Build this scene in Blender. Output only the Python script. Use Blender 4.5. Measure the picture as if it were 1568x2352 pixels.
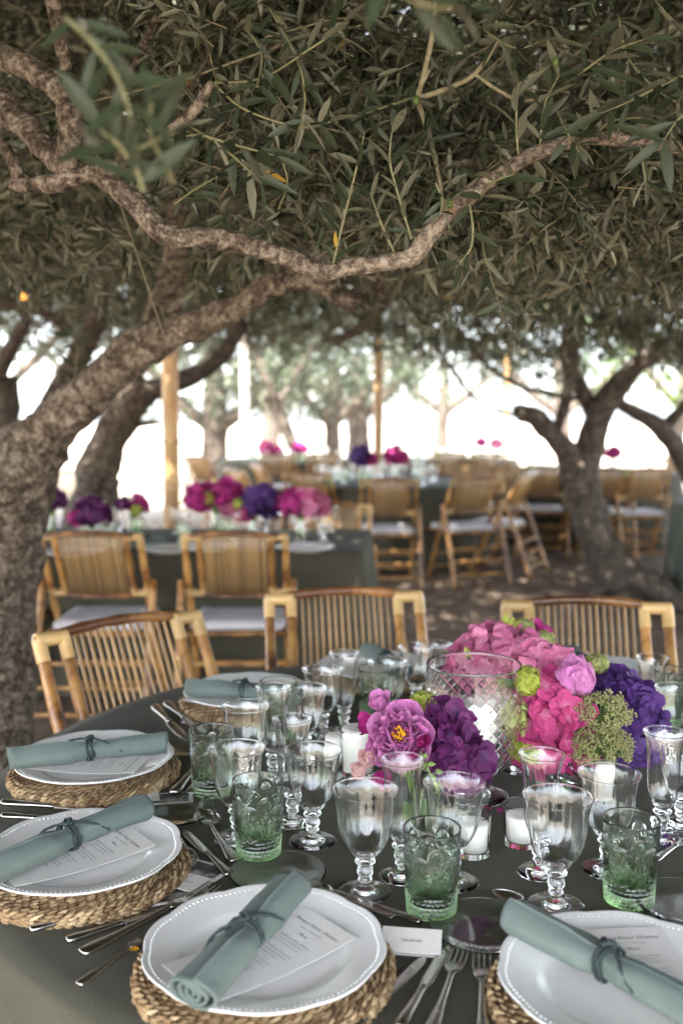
import bpy, math, random
import numpy as np
from mathutils import Vector, Matrix, Euler

R = math.radians
rng = np.random.default_rng(7)
random.seed(7)
sc = bpy.context.scene
for o in list(bpy.data.objects):
    bpy.data.objects.remove(o)
C = sc.collection

# ------------------------------------------------------------------ camera
CAM_Z, PITCH, FPX = 1.41, R(5.65), 2287.0
cam = bpy.data.cameras.new('camera')
cam.lens, cam.sensor_fit, cam.sensor_height, cam.sensor_width = 35.0, 'VERTICAL', 36.0, 24.0
cam.clip_start, cam.clip_end = 0.05, 600
cam.dof.use_dof, cam.dof.focus_distance, cam.dof.aperture_fstop = True, 1.50, 3.0
co = bpy.data.objects.new('camera', cam); C.objects.link(co)
co.location = (0, 0, CAM_Z); co.rotation_euler = (R(90) - PITCH, 0, 0)
sc.camera = co

# ------------------------------------------------------------------ sky, sun, exposure
SUN_EL, SUN_AZ = R(56), R(205)          # azimuth measured from +Y clockwise: behind the camera, a little left
w = bpy.data.worlds.new('World'); sc.world = w; w.use_nodes = True
nt = w.node_tree
sky = nt.nodes.new('ShaderNodeTexSky'); sky.sky_type = 'NISHITA'; sky.sun_disc = False
sky.sun_elevation = SUN_EL; sky.sun_rotation = SUN_AZ; sky.air_density = .8; sky.dust_density = 2.0
hz = nt.nodes.new('ShaderNodeHueSaturation'); hz.inputs['Saturation'].default_value = .45     # hazy summer sky
nt.links.new(sky.outputs[0], hz.inputs['Color']); nt.links.new(hz.outputs[0], nt.nodes['Background'].inputs[0])
nt.nodes['Background'].inputs[1].default_value = 0.15
sl = bpy.data.lights.new('sun', 'SUN'); sl.energy = 4.5; sl.angle = R(0.53); sl.color = (1.0, 0.95, 0.87)
so = bpy.data.objects.new('sun', sl); C.objects.link(so)
sd = Vector((math.sin(SUN_AZ) * math.cos(SUN_EL), math.cos(SUN_AZ) * math.cos(SUN_EL), math.sin(SUN_EL)))
so.rotation_euler = sd.to_track_quat('Z', 'Y').to_euler(); so.location = (0, -4, 12)
vs = sc.view_settings
vs.view_transform, vs.look, vs.gamma, vs.exposure = 'Standard', 'None', 1.0, 3.45
vs.use_curve_mapping = False
cy = sc.cycles
cy.max_bounces, cy.diffuse_bounces, cy.glossy_bounces, cy.transmission_bounces, cy.transparent_max_bounces = 14, 4, 6, 14, 12
cy.caustics_reflective, cy.caustics_refractive = True, True
cy.blur_glossy = 0.0
cy.sample_clamp_indirect, cy.sample_clamp_direct = 3.0, 0
cy.use_denoising = True
cy.use_adaptive_sampling, cy.adaptive_threshold = True, 0.015

# ------------------------------------------------------------------ pixel helpers (photo measured at 1568 x 2352)
cp, sp_ = math.cos(PITCH), math.sin(PITCH)
def ray(u, v):
    x, y = (u - 784) / FPX, (1176 - v) / FPX
    return Vector((x, cp + y * sp_, -sp_ + y * cp))
def W(u, v, Y):
    d = ray(u, v); return Vector((0, 0, CAM_Z)) + d * (Y / d.y)
def T(u, v, z=0.0):
    d = ray(u, v); return Vector((0, 0, CAM_Z)) + d * ((z - CAM_Z) / d.z)
def px(n, Y): return n * Y / FPX

# ------------------------------------------------------------------ materials
def new_mat(name):
    m = bpy.data.materials.new(name); m.use_nodes = True
    return m, m.node_tree.nodes, m.node_tree.links, m.node_tree.nodes['Principled BSDF']
def ramp(n, stops):
    r = n.new('ShaderNodeValToRGB'); e = r.color_ramp.elements
    e[0].position, e[0].color = stops[0][0], (*stops[0][1], 1)
    e[1].position, e[1].color = stops[-1][0], (*stops[-1][1], 1)
    for p, c in stops[1:-1]:
        k = e.new(p); k.color = (*c, 1)
    return r
def noise(n, l, scale, detail=4, rough=.55, vec=None, dist=0):
    t = n.new('ShaderNodeTexNoise'); t.inputs['Scale'].default_value = scale
    t.inputs['Detail'].default_value = detail; t.inputs['Roughness'].default_value = rough
    t.inputs['Distortion'].default_value = dist
    if vec is not None: l.new(vec, t.inputs['Vector'])
    return t
def objcoord(n): return n.new('ShaderNodeTexCoord').outputs['Object']
def mapping(n, l, vec, scale):
    m = n.new('ShaderNodeMapping'); m.inputs['Scale'].default_value = scale
    l.new(vec, m.inputs['Vector']); return m.outputs[0]
def bump(n, l, b, h, strength, dist=.002):
    k = n.new('ShaderNodeBump'); k.inputs['Strength'].default_value = strength; k.inputs['Distance'].default_value = dist
    l.new(h, k.inputs['Height']); l.new(k.outputs[0], b.inputs['Normal'])
def mat_noise(name, stops, scale, rough=.7, bmp=0, bscale=None, bdist=.002, stretch=None, detail=5, world=False, spec=.3, rand=0):
    m, n, l, b = new_mat(name)
    v = n.new('ShaderNodeNewGeometry').outputs['Position'] if world else objcoord(n)
    if stretch: v = mapping(n, l, v, stretch)
    t = noise(n, l, scale, detail, .6, v)
    r = ramp(n, stops); l.new(t.outputs['Fac'], r.inputs[0])
    col = r.outputs[0]
    if rand:
        oi = n.new('ShaderNodeObjectInfo'); hs = n.new('ShaderNodeHueSaturation')
        mp = n.new('ShaderNodeMapRange'); mp.inputs[3].default_value = 1 - rand; mp.inputs[4].default_value = 1 + rand
        l.new(oi.outputs['Random'], mp.inputs[0]); l.new(mp.outputs[0], hs.inputs['Value']); l.new(col, hs.inputs['Color'])
        col = hs.outputs[0]
    l.new(col, b.inputs['Base Color'])
    b.inputs['Roughness'].default_value = rough; b.inputs['Specular IOR Level'].default_value = spec
    if bmp:
        t2 = noise(n, l, bscale or scale * 3, 6, .65, v); bump(n, l, b, t2.outputs['Fac'], bmp, bdist)
    return m
M = {}
# bark
def bark(name, stops):
    m, n, l, b = new_mat(name)
    p = n.new('ShaderNodeNewGeometry').outputs['Position']
    t1 = noise(n, l, 20, 6, .7, p, .9); t2 = noise(n, l, 75, 6, .75, p, .4)
    mx = n.new('ShaderNodeMath'); mx.operation = 'MULTIPLY_ADD'; mx.inputs[1].default_value = .5
    l.new(t2.outputs['Fac'], mx.inputs[0])
    h = n.new('ShaderNodeMath'); h.operation = 'MULTIPLY'; h.inputs[1].default_value = .5
    l.new(t1.outputs['Fac'], h.inputs[0]); l.new(h.outputs[0], mx.inputs[2])
    r = ramp(n, stops); l.new(mx.outputs[0], r.inputs[0]); l.new(r.outputs[0], b.inputs['Base Color'])
    b.inputs['Roughness'].default_value = .9; b.inputs['Specular IOR Level'].default_value = .15
    vo = n.new('ShaderNodeTexVoronoi'); vo.inputs['Scale'].default_value = 85; vo.feature = 'F1'
    l.new(p, vo.inputs['Vector'])
    ad = n.new('ShaderNodeMath'); ad.operation = 'ADD'; l.new(vo.outputs['Distance'], ad.inputs[0]); l.new(t2.outputs['Fac'], ad.inputs[1])
    bump(n, l, b, ad.outputs[0], 1.0, .008)
    return m
M['bark'] = bark('olive_bark', [(.38, (.016, .0125, .010)), (.455, (.05, .038, .028)), (.515, (.135, .105, .08)), (.61, (.33, .28, .22))])
M['bark_lit'] = bark('lit_mottled_bark', [(.38, (.028, .022, .018)), (.45, (.085, .065, .05)), (.51, (.19, .15, .115)), (.60, (.42, .36, .285))])  # lighter copy of the bark: sunlight on the boughs put into the colour
M['bark_dark'] = bark('dark_olive_bark', [(.38, (.02, .017, .015)), (.5, (.085, .068, .056)), (.62, (.20, .17, .14))])  # darker bark for the back limbs and the farther trees
M['cutwood'] = mat_noise('cut_wood', [(.3, (.16, .09, .045)), (.7, (.26, .16, .085))], 60, .8)
M['twig'] = mat_noise('twig_bark', [(.3, (.16, .13, .08)), (.7, (.3, .27, .16))], 80, .8)
# leaves (two-sided: dark green above, silvery below)
def leaf_mat(name, top, under, yellow=.0, trans=.3, rough=.45):
    m, n, l, b = new_mat(name)
    g = n.new('ShaderNodeNewGeometry')
    hv = n.new('ShaderNodeHueSaturation'); mp = n.new('ShaderNodeMapRange')
    mp.inputs[3].default_value, mp.inputs[4].default_value = .42, 1.6
    l.new(g.outputs['Random Per Island'], mp.inputs[0]); l.new(mp.outputs[0], hv.inputs['Value'])
    mix = n.new('ShaderNodeMix'); mix.data_type = 'RGBA'
    mix.inputs['A'].default_value = (*top, 1); mix.inputs['B'].default_value = (*under, 1)
    l.new(g.outputs['Backfacing'], mix.inputs['Factor'])
    col = mix.outputs['Result']
    if yellow:
        gt = n.new('ShaderNodeMath'); gt.operation = 'GREATER_THAN'; gt.inputs[1].default_value = 1 - yellow
        l.new(g.outputs['Random Per Island'], gt.inputs[0])
        m2 = n.new('ShaderNodeMix'); m2.data_type = 'RGBA'; l.new(gt.outputs[0], m2.inputs['Factor'])
        l.new(col, m2.inputs['A']); m2.inputs['B'].default_value = (.38, .23, .02, 1); col = m2.outputs['Result']
    l.new(col, hv.inputs['Color'])
    l.new(hv.outputs[0], b.inputs['Base Color'])
    b.inputs['Roughness'].default_value = rough; b.inputs['Specular IOR Level'].default_value = .35
    tr = n.new('ShaderNodeBsdfTranslucent'); l.new(hv.outputs[0], tr.inputs['Color'])
    ms = n.new('ShaderNodeMixShader'); ms.inputs[0].default_value = trans
    l.new(b.outputs[0], ms.inputs[1]); l.new(tr.outputs[0], ms.inputs[2])
    l.new(ms.outputs[0], n['Material Output'].inputs['Surface'])
    return m
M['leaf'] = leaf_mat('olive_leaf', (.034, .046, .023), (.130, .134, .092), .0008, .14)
M['leaf_far'] = leaf_mat('sunlit_olive_leaf', (.055, .072, .042), (.12, .135, .095), 0, .3)  # paler copy of the leaf: distant sunlit haze put into the colour
M['leaf_plain'] = leaf_mat('glossy_green_leaf', (.07, .12, .03), (.12, .17, .06), 0, .3)
M['litter'] = leaf_mat('dry_leaf', (.13, .09, .055), (.18, .135, .09), 0, .1, .8)
# ground
def ground_mat():
    m, n, l, b = new_mat('dirt_and_sand')
    p = n.new('ShaderNodeNewGeometry').outputs['Position']
    t = noise(n, l, 3.5, 8, .7, p); r = ramp(n, [(.3, (.092, .066, .048)), (.5, (.175, .128, .094)), (.72, (.30, .235, .175))])
    l.new(t.outputs['Fac'], r.inputs[0])
    t2 = noise(n, l, 1.3, 6, .6, p); r2 = ramp(n, [(.3, (.27, .24, .20)), (.7, (.38, .345, .29))]); l.new(t2.outputs['Fac'], r2.inputs[0])
    sx = n.new('ShaderNodeSeparateXYZ'); l.new(p, sx.inputs[0])
    t3 = noise(n, l, .35, 4, .6, p)
    # pale sand starts past the grove
    a = n.new('ShaderNodeMath'); a.operation = 'MULTIPLY_ADD'; a.inputs[1].default_value = 5.0; l.new(t3.outputs['Fac'], a.inputs[0]); l.new(sx.outputs['Y'], a.inputs[2])
    mp = n.new('ShaderNodeMapRange'); mp.inputs[1].default_value, mp.inputs[2].default_value = 13.0, 17.0; l.new(a.outputs[0], mp.inputs[0])
    c = n.new('ShaderNodeMath'); c.operation = 'MULTIPLY_ADD'; c.inputs[1].default_value = 3.0; l.new(t3.outputs['Fac'], c.inputs[0])
    ng = n.new('ShaderNodeMath'); ng.operation = 'MULTIPLY'; ng.inputs[1].default_value = -1; l.new(sx.outputs['Y'], ng.inputs[0]); l.new(ng.outputs[0], c.inputs[2])
    mp2 = n.new('ShaderNodeMapRange'); mp2.inputs[1].default_value, mp2.inputs[2].default_value = 3.0, 5.0; l.new(c.outputs[0], mp2.inputs[0])
    mm = n.new('ShaderNodeMath'); mm.operation = 'MAXIMUM'; l.new(mp.outputs[0], mm.inputs[0]); l.new(mp2.outputs[0], mm.inputs[1])
    mix = n.new('ShaderNodeMix'); mix.data_type = 'RGBA'; l.new(mm.outputs[0], mix.inputs['Factor'])
    l.new(r.outputs[0], mix.inputs['A']); l.new(r2.outputs[0], mix.inputs['B']); l.new(mix.outputs['Result'], b.inputs['Base Color'])
    b.inputs['Roughness'].default_value = .95; b.inputs['Specular IOR Level'].default_value = .1
    t4 = noise(n, l, 22, 8, .7, p); bump(n, l, b, t4.outputs['Fac'], .8, .03)
    return m
M['ground'] = ground_mat()
# fabric
def fabric(name, c1, c2, rough=.9, weave=1400, bs=.35):
    m, n, l, b = new_mat(name)
    v = objcoord(n); t = noise(n, l, 7, 4, .6, v); r = ramp(n, [(.3, c1), (.7, c2)]); l.new(t.outputs['Fac'], r.inputs[0])
    t2 = noise(n, l, weave, 2, .5, v)
    hs = n.new('ShaderNodeHueSaturation'); mp = n.new('ShaderNodeMapRange')
    mp.inputs[1].default_value, mp.inputs[2].default_value, mp.inputs[3].default_value, mp.inputs[4].default_value = .3, .7, .75, 1.25
    l.new(t2.outputs['Fac'], mp.inputs[0]); l.new(mp.outputs[0], hs.inputs['Value']); l.new(r.outputs[0], hs.inputs['Color'])
    l.new(hs.outputs[0], b.inputs['Base Color'])
    b.inputs['Roughness'].default_value = rough; b.inputs['Specular IOR Level'].default_value = .15
    b.inputs['Sheen Weight'].default_value = .04; b.inputs['Sheen Roughness'].default_value = .5
    t3 = noise(n, l, 14, 6, .62, v, .8)
    ad = n.new('ShaderNodeMath'); ad.operation = 'MULTIPLY_ADD'; ad.inputs[1].default_value = .25; l.new(t2.outputs['Fac'], ad.inputs[0]); l.new(t3.outputs['Fac'], ad.inputs[2])
    bump(n, l, b, ad.outputs[0], bs, .004)
    return m
M['cloth'] = fabric('olive_linen', (.056, .053, .037), (.072, .068, .049), weave=700, bs=.25)
M['cloth_grey'] = fabric('sage_linen', (.10, .115, .095), (.13, .145, .12), weave=700)
M['napkin'] = fabric('sage_napkin_linen', (.105, .140, .126), (.150, .188, .172), weave=1600, bs=.75)
M['cushion'] = fabric('white_canvas', (.50, .49, .51), (.62, .60, .62), weave=900, bs=.5)
M['cord'] = mat_noise('dark_cord', [(.3, (.012, .022, .022)), (.7, (.05, .07, .068))], 500, .85, .6, 700, .001)
M['porcelain'] = mat_noise('porcelain', [(.3, (.77, .76, .73)), (.7, (.81, .80, .77))], 12, .12, spec=.5)
M['paper'] = mat_noise('ivory_card', [(.3, (.66, .635, .60)), (.7, (.72, .70, .665))], 90, .7, .08, 400, .0005)
M['photo_print'] = mat_noise('dark_photo_print', [(.42, (.012, .012, .012)), (.5, (.05, .05, .05)), (.6, (.3, .29, .28))], 30, .3)
M['ink'] = mat_noise('ink', [(.3, (.03, .03, .03)), (.7, (.05, .05, .05))], 20, .6)
M['wax'] = mat_noise('candle_wax', [(.3, (.80, .77, .72)), (.7, (.85, .83, .79))], 30, .45)
M['wax'].node_tree.nodes['Principled BSDF'].inputs['Subsurface Weight'].default_value = .25
M['wax'].node_tree.nodes['Principled BSDF'].inputs['Subsurface Radius'].default_value = (.01, .008, .006)
M['wick'] = mat_noise('wick', [(.3, (.05, .045, .04)), (.7, (.5, .48, .42))], 200, .9)
def steel():
    m, n, l, b = new_mat('worn_silver')
    v = objcoord(n); t = noise(n, l, 55, 6, .7, v); r = ramp(n, [(.3, (.34, .32, .29)), (.7, (.60, .58, .55))]); l.new(t.outputs['Fac'], r.inputs[0])
    l.new(r.outputs[0], b.inputs['Base Color']); b.inputs['Metallic'].default_value = 1
    mp = n.new('ShaderNodeMapRange'); mp.inputs[3].default_value, mp.inputs[4].default_value = .12, .34
    l.new(t.outputs['Fac'], mp.inputs[0]); l.new(mp.outputs[0], b.inputs['Roughness'])
    return m
M['steel'] = steel()
def glass(name, col, rough=0.0, ior=1.5, grad=None, bmp=0):
    m, n, l, b = new_mat(name)
    b.inputs['Base Color'].default_value = (*col, 1); b.inputs['Roughness'].default_value = rough
    b.inputs['Transmission Weight'].default_value = 1; b.inputs['IOR'].default_value = ior
    if grad:
        v = objcoord(n); sx = n.new('ShaderNodeSeparateXYZ'); l.new(v, sx.inputs[0])
        mp = n.new('ShaderNodeMapRange'); mp.inputs[1].default_value, mp.inputs[2].default_value = grad[0], grad[1]; l.new(sx.outputs['Z'], mp.inputs[0])
        r = ramp(n, [(0, grad[2]), (.35, grad[3]), (1, col)]); l.new(mp.outputs[0], r.inputs[0]); l.new(r.outputs[0], b.inputs['Base Color'])
    if bmp:
        v = objcoord(n); t = noise(n, l, 30, 3, .5, mapping(n, l, v, (1, 1, .15))); bump(n, l, b, t.outputs['Fac'], bmp, .002)
    return m
M['glass'] = glass('clear_glass', (.985, .99, .985))
M['glass_green'] = glass('green_pressed_glass', (.93, .975, .94), 0.0, 1.5, (0.0, .115, (.17, .38, .085), (.82, .94, .78)))
M['glass_plate'] = glass('plate_glass', (.93, .97, .95))
# bamboo
def bamboo(name, stops, band=None, rough=.28):
    m, n, l, b = new_mat(name)
    v = objcoord(n); t = noise(n, l, 9, 5, .65, v, .4); r = ramp(n, stops); l.new(t.outputs['Fac'], r.inputs[0])
    oi = n.new('ShaderNodeObjectInfo'); hs = n.new('ShaderNodeHueSaturation'); mp = n.new('ShaderNodeMapRange')
    mp.inputs[3].default_value, mp.inputs[4].default_value = .72, 1.25
    l.new(oi.outputs['Random'], mp.inputs[0]); l.new(mp.outputs[0], hs.inputs['Value']); l.new(r.outputs[0], hs.inputs['Color'])
    l.new(hs.outputs[0], b.inputs['Base Color']); b.inputs['Roughness'].default_value = rough
    b.inputs['Coat Weight'].default_value = .25; b.inputs['Coat Roughness'].default_value = .2
    t2 = noise(n, l, 120, 4, .6, mapping(n, l, v, (1, 1, .1))); bump(n, l, b, t2.outputs['Fac'], .12, .001)
    return m
M['bamboo'] = bamboo('varnished_bamboo', [(.30, (.07, .026, .009)), (.42, (.24, .105, .03)), (.54, (.43, .225, .068)), (.75, (.56, .33, .125))])
M['bamboo_dark'] = bamboo('burnt_bamboo', [(.32, (.035, .014, .008)), (.48, (.14, .055, .02)), (.62, (.36, .17, .055)), (.8, (.46, .24, .09))])
M['cane'] = bamboo('pale_cane', [(.3, (.42, .26, .10)), (.7, (.58, .40, .18))], rough=.4)
M['slat'] = bamboo('bamboo_slat', [(.3, (.33, .185, .068)), (.7, (.49, .31, .135))], rough=.35)
M['pole'] = bamboo('tan_bamboo_pole', [(.3, (.36, .21, .09)), (.7, (.50, .32, .15))], rough=.5)
def rush():
    m, n, l, b = new_mat('woven_rush'); g = n.new('ShaderNodeNewGeometry'); v = objcoord(n)
    r = ramp(n, [(0, (.13, .078, .038)), (.35, (.24, .155, .08)), (.7, (.36, .25, .135)), (1, (.50, .37, .22))]); l.new(g.outputs['Random Per Island'], r.inputs[0])
    t = noise(n, l, 420, 5, .7, v); hs = n.new('ShaderNodeHueSaturation'); mp = n.new('ShaderNodeMapRange'); mp.inputs[3].default_value, mp.inputs[4].default_value = .5, 1.5
    l.new(t.outputs['Fac'], mp.inputs[0]); l.new(mp.outputs[0], hs.inputs['Value']); l.new(r.outputs[0], hs.inputs['Color']); l.new(hs.outputs[0], b.inputs['Base Color'])
    b.inputs['Roughness'].default_value = .7; b.inputs['Specular IOR Level'].default_value = .25; bump(n, l, b, t.outputs['Fac'], .6, .0015); return m
M['rush'] = rush()
# petals
def petal_mat(name, a, b_, trans=.3, heart=None):
    m, n, l, b = new_mat(name)
    oi = n.new('ShaderNodeObjectInfo'); r = ramp(n, [(0, a), (1, b_)]); v = objcoord(n)
    ln = n.new('ShaderNodeVectorMath'); ln.operation = 'LENGTH'; l.new(v, ln.inputs[0])
    g = n.new('ShaderNodeNewGeometry')
    t0 = noise(n, l, 2.2, 3, .6, v); ad = n.new('ShaderNodeMath'); ad.operation = 'MULTIPLY_ADD'; ad.inputs[1].default_value = .6; l.new(oi.outputs['Random'], ad.inputs[0])
    k5 = n.new('ShaderNodeMath'); k5.operation = 'MULTIPLY_ADD'; k5.inputs[1].default_value = .9; k5.inputs[2].default_value = -.25; l.new(g.outputs['Random Per Island'], k5.inputs[0]); l.new(k5.outputs[0], ad.inputs[2])
    l.new(ad.outputs[0], r.inputs[0])
    # fine radial veins
    gr = n.new('ShaderNodeTexGradient'); gr.gradient_type = 'RADIAL'; l.new(v, gr.inputs['Vector'])
    wv = n.new('ShaderNodeMath'); wv.operation = 'MULTIPLY'; wv.inputs[1].default_value = 62 * 6.283; l.new(gr.outputs['Fac'], wv.inputs[0])
    sn = n.new('ShaderNodeMath'); sn.operation = 'SINE'; l.new(wv.outputs[0], sn.inputs[0])
    t = noise(n, l, 6, 4, .6, v); sm = n.new('ShaderNodeMath'); sm.operation = 'MULTIPLY_ADD'; sm.inputs[1].default_value = .045; l.new(sn.outputs[0], sm.inputs[0]); l.new(t.outputs['Fac'], sm.inputs[2])
    hs = n.new('ShaderNodeHueSaturation'); mp = n.new('ShaderNodeMapRange')
    mp.inputs[1].default_value, mp.inputs[2].default_value, mp.inputs[3].default_value, mp.inputs[4].default_value = .25, .75, .62, 1.3
    l.new(sm.outputs[0], mp.inputs[0]); l.new(mp.outputs[0], hs.inputs['Value']); l.new(r.outputs[0], hs.inputs['Color']); col = hs.outputs[0]
    if heart:
        mr = n.new('ShaderNodeMapRange'); mr.inputs[1].default_value, mr.inputs[2].default_value, mr.inputs[3].default_value, mr.inputs[4].default_value = .05, .5, .75, 0
        l.new(ln.outputs['Value'], mr.inputs[0]); mx = n.new('ShaderNodeMix'); mx.data_type = 'RGBA'; l.new(mr.outputs[0], mx.inputs['Factor']); l.new(col, mx.inputs['A']); mx.inputs['B'].default_value = (*heart, 1); col = mx.outputs['Result']
    l.new(col, b.inputs['Base Color']); b.inputs['Roughness'].default_value = .5; b.inputs['Specular IOR Level'].default_value = .3
    tr = n.new('ShaderNodeBsdfTranslucent'); l.new(col, tr.inputs['Color'])
    ms = n.new('ShaderNodeMixShader'); ms.inputs[0].default_value = trans
    l.new(b.outputs[0], ms.inputs[1]); l.new(tr.outputs[0], ms.inputs[2]); l.new(ms.outputs[0], n['Material Output'].inputs['Surface'])
    bump(n, l, b, sm.outputs[0], .25, .05)
    return m
M['hot_pink'] = petal_mat('hot_pink_petal', (.40, .020, .135), (.60, .085, .26), .3, (.66, .28, .40))
M['rose_pink'] = petal_mat('rose_pink_petal', (.50, .075, .22), (.74, .27, .44), .3, (.68, .32, .46))
M['violet'] = petal_mat('violet_petal', (.044, .014, .105), (.13, .052, .25), .3, (.10, .08, .22))
M['plum'] = petal_mat('plum_petal', (.064, .007, .062), (.175, .034, .155), .3, (.09, .06, .16))
M['magenta'] = petal_mat('magenta_petal', (.36, .018, .18), (.52, .045, .26))
M['peony'] = petal_mat('peony_petal', (.56, .14, .44), (.72, .34, .60), .35)
M['blush'] = petal_mat('blush_petal', (.66, .40, .40), (.75, .52, .49), .35)
M['lime'] = petal_mat('lime_floret', (.34, .40, .05), (.46, .50, .11))
M['pale_lime'] = petal_mat('pale_lime_floret', (.40, .44, .15), (.52, .55, .24))
M['umbel'] = petal_mat('umbel_floret', (.33, .33, .13), (.45, .43, .21))
M['stamen'] = mat_noise('stamen', [(.3, (.75, .36, .01)), (.7, (.85, .5, .03))], 200, .6)
M['stem'] = mat_noise('green_stem', [(.3, (.10, .17, .04)), (.7, (.18, .26, .07))], 60, .6)
M['core_pink'] = mat_noise('pink_core', [(.3, (.25, .03, .09)), (.7, (.35, .05, .13))], 60, .8)
M['core_violet'] = mat_noise('violet_core', [(.3, (.03, .008, .045)), (.7, (.05, .012, .07))], 60, .8)

# ------------------------------------------------------------------ mesh helpers
class MB:
    def __init__(s): s.V, s.F, s.n = [], [], 0
    def add(s, V, F):
        s.V.extend([tuple(v) for v in V]); s.F.extend([tuple(i + s.n for i in f) for f in F]); s.n = len(s.V); return s
    def tube(s, pts, rad, seg=8, cap=True, ring=None):
        pts = [Vector(p) for p in pts]; n = len(pts)
        if not hasattr(rad, '__len__'): rad = [rad] * n
        V, F = [], []; ref = None
        for i, p in enumerate(pts):
            t = (pts[min(i + 1, n - 1)] - pts[max(i - 1, 0)]).normalized()
            if ref is None:
                ref = t.orthogonal().normalized()
            ref = (ref - t * ref.dot(t))
            ref = ref.normalized() if ref.length > 1e-6 else t.orthogonal().normalized()
            b = t.cross(ref)
            for k in range(seg):
                a = 2 * math.pi * k / seg; r = rad[i] * (ring(i, k, a) if ring else 1)
                V.append(p + (ref * math.cos(a) + b * math.sin(a)) * r)
        for i in range(n - 1):
            for k in range(seg):
                F.append((i * seg + k, i * seg + (k + 1) % seg, (i + 1) * seg + (k + 1) % seg, (i + 1) * seg + k))
        if cap:
            F.append(tuple(range(seg - 1, -1, -1))); F.append(tuple(range((n - 1) * seg, n * seg)))
        return s.add(V, F)
    def lathe(s, prof, seg=32, mod=None, cap0=False, cap1=False):
        V, F = [], []
        for i, (r, z) in enumerate(prof):
            for k in range(seg):
                a = 2 * math.pi * k / seg
                rr, zz = (mod(i, r, z, a) if mod else (r, z))
                V.append((rr * math.cos(a), rr * math.sin(a), zz))
        n = len(prof)
        for i in range(n - 1):
            for k in range(seg):
                F.append((i * seg + k, i * seg + (k + 1) % seg, (i + 1) * seg + (k + 1) % seg, (i + 1) * seg + k))
        if cap0: F.append(tuple(range(seg - 1, -1, -1)))
        if cap1: F.append(tuple(range((n - 1) * seg, n * seg)))
        return s.add(V, F)
    def box(s, c, d, rot=None):
        V = [Vector(((i & 1) - .5, ((i >> 1) & 1) - .5, (i >> 2) - .5)) for i in range(8)]
        V = [Vector((v.x * d[0], v.y * d[1], v.z * d[2])) for v in V]
        if rot: V = [rot @ v for v in V]
        V = [v + Vector(c) for v in V]
        return s.add(V, [(0, 2, 3, 1), (4, 5, 7, 6), (0, 1, 5, 4), (2, 6, 7, 3), (0, 4, 6, 2), (1, 3, 7, 5)])
    def ball(s, c, r, seg=8, rings=5):
        if not hasattr(r, '__len__'): r = (r, r, r)
        V = [(c[0], c[1], c[2] - r[2])]; F = []
        for i in range(1, rings):
            ph = math.pi * i / rings - math.pi / 2
            for k in range(seg):
                a = 2 * math.pi * k / seg
                V.append((c[0] + r[0] * math.cos(ph) * math.cos(a), c[1] + r[1] * math.cos(ph) * math.sin(a), c[2] + r[2] * math.sin(ph)))
        V.append((c[0], c[1], c[2] + r[2])); top = len(V) - 1
        for k in range(seg):
            F.append((0, 1 + (k + 1) % seg, 1 + k)); q = 1 + (rings - 2) * seg
            F.append((q + k, q + (k + 1) % seg, top))
            for i in range(rings - 2):
                a = 1 + i * seg
                F.append((a + k, a + (k + 1) % seg, a + seg + (k + 1) % seg, a + seg + k))
        return s.add(V, F)
    def mesh(s, name, mat, smooth=True, sharp=None):
        me = bpy.data.meshes.new(name); me.from_pydata(s.V, [], s.F); me.update()
        if smooth: me.polygons.foreach_set('use_smooth', [True] * len(me.polygons))
        if sharp: me.set_sharp_from_angle(angle=R(sharp))
        if mat is not None: me.materials.append(M[mat] if isinstance(mat, str) else mat)
        return me
    def build(s, name, mat, parent=None, smooth=True, sharp=None):
        return link(name, s.mesh(name, mat, smooth, sharp), parent)
def dense(prof, step):
    out = [prof[0]]
    for a, b in zip(prof, prof[1:]):
        n = max(1, int(math.hypot(b[0] - a[0], b[1] - a[1]) / step + .5))
        out += [(a[0] + (b[0] - a[0]) * k / n, a[1] + (b[1] - a[1]) * k / n) for k in range(1, n + 1)]
    return out
def link(name, me, parent=None, loc=None, rot=None, scale=None):
    o = bpy.data.objects.new(name, me); C.objects.link(o)
    if parent: o.parent = parent
    if loc is not None: o.location = loc
    if rot is not None: o.rotation_euler = rot
    if scale is not None: o.scale = (scale,) * 3 if not hasattr(scale, '__len__') else scale
    return o
def tag(o, label=None, cat=None, group=None, kind=None):
    for k, v in (('label', label), ('category', cat), ('group', group), ('kind', kind)):
        if v: o[k] = v
    return o
def thing(name, loc, rz=0, label=None, cat=None, group=None):
    o = bpy.data.objects.new(name, None); C.objects.link(o); o.empty_display_size = .05
    o.location = loc; o.rotation_euler = (0, 0, rz)
    return tag(o, label, cat, group)
def copy_tree(o, parent=None):
    c = o.copy(); C.objects.link(c); c.parent = parent
    for ch in o.children: copy_tree(ch, c)
    return c
def catmull(pts, rad, sub=5):
    P = [Vector(p) for p in pts]; n = len(P); out, ro = [], []
    for i in range(n - 1):
        p0, p1, p2, p3 = P[max(i - 1, 0)], P[i], P[i + 1], P[min(i + 2, n - 1)]
        for k in range(sub):
            t = k / sub
            out.append(.5 * ((2 * p1) + (p2 - p0) * t + (2 * p0 - 5 * p1 + 4 * p2 - p3) * t * t + (3 * p1 - p0 - 3 * p2 + p3) * t ** 3))
            ro.append(rad[i] * (1 - t) + rad[i + 1] * t)
    out.append(P[-1]); ro.append(rad[-1]); return out, ro
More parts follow.
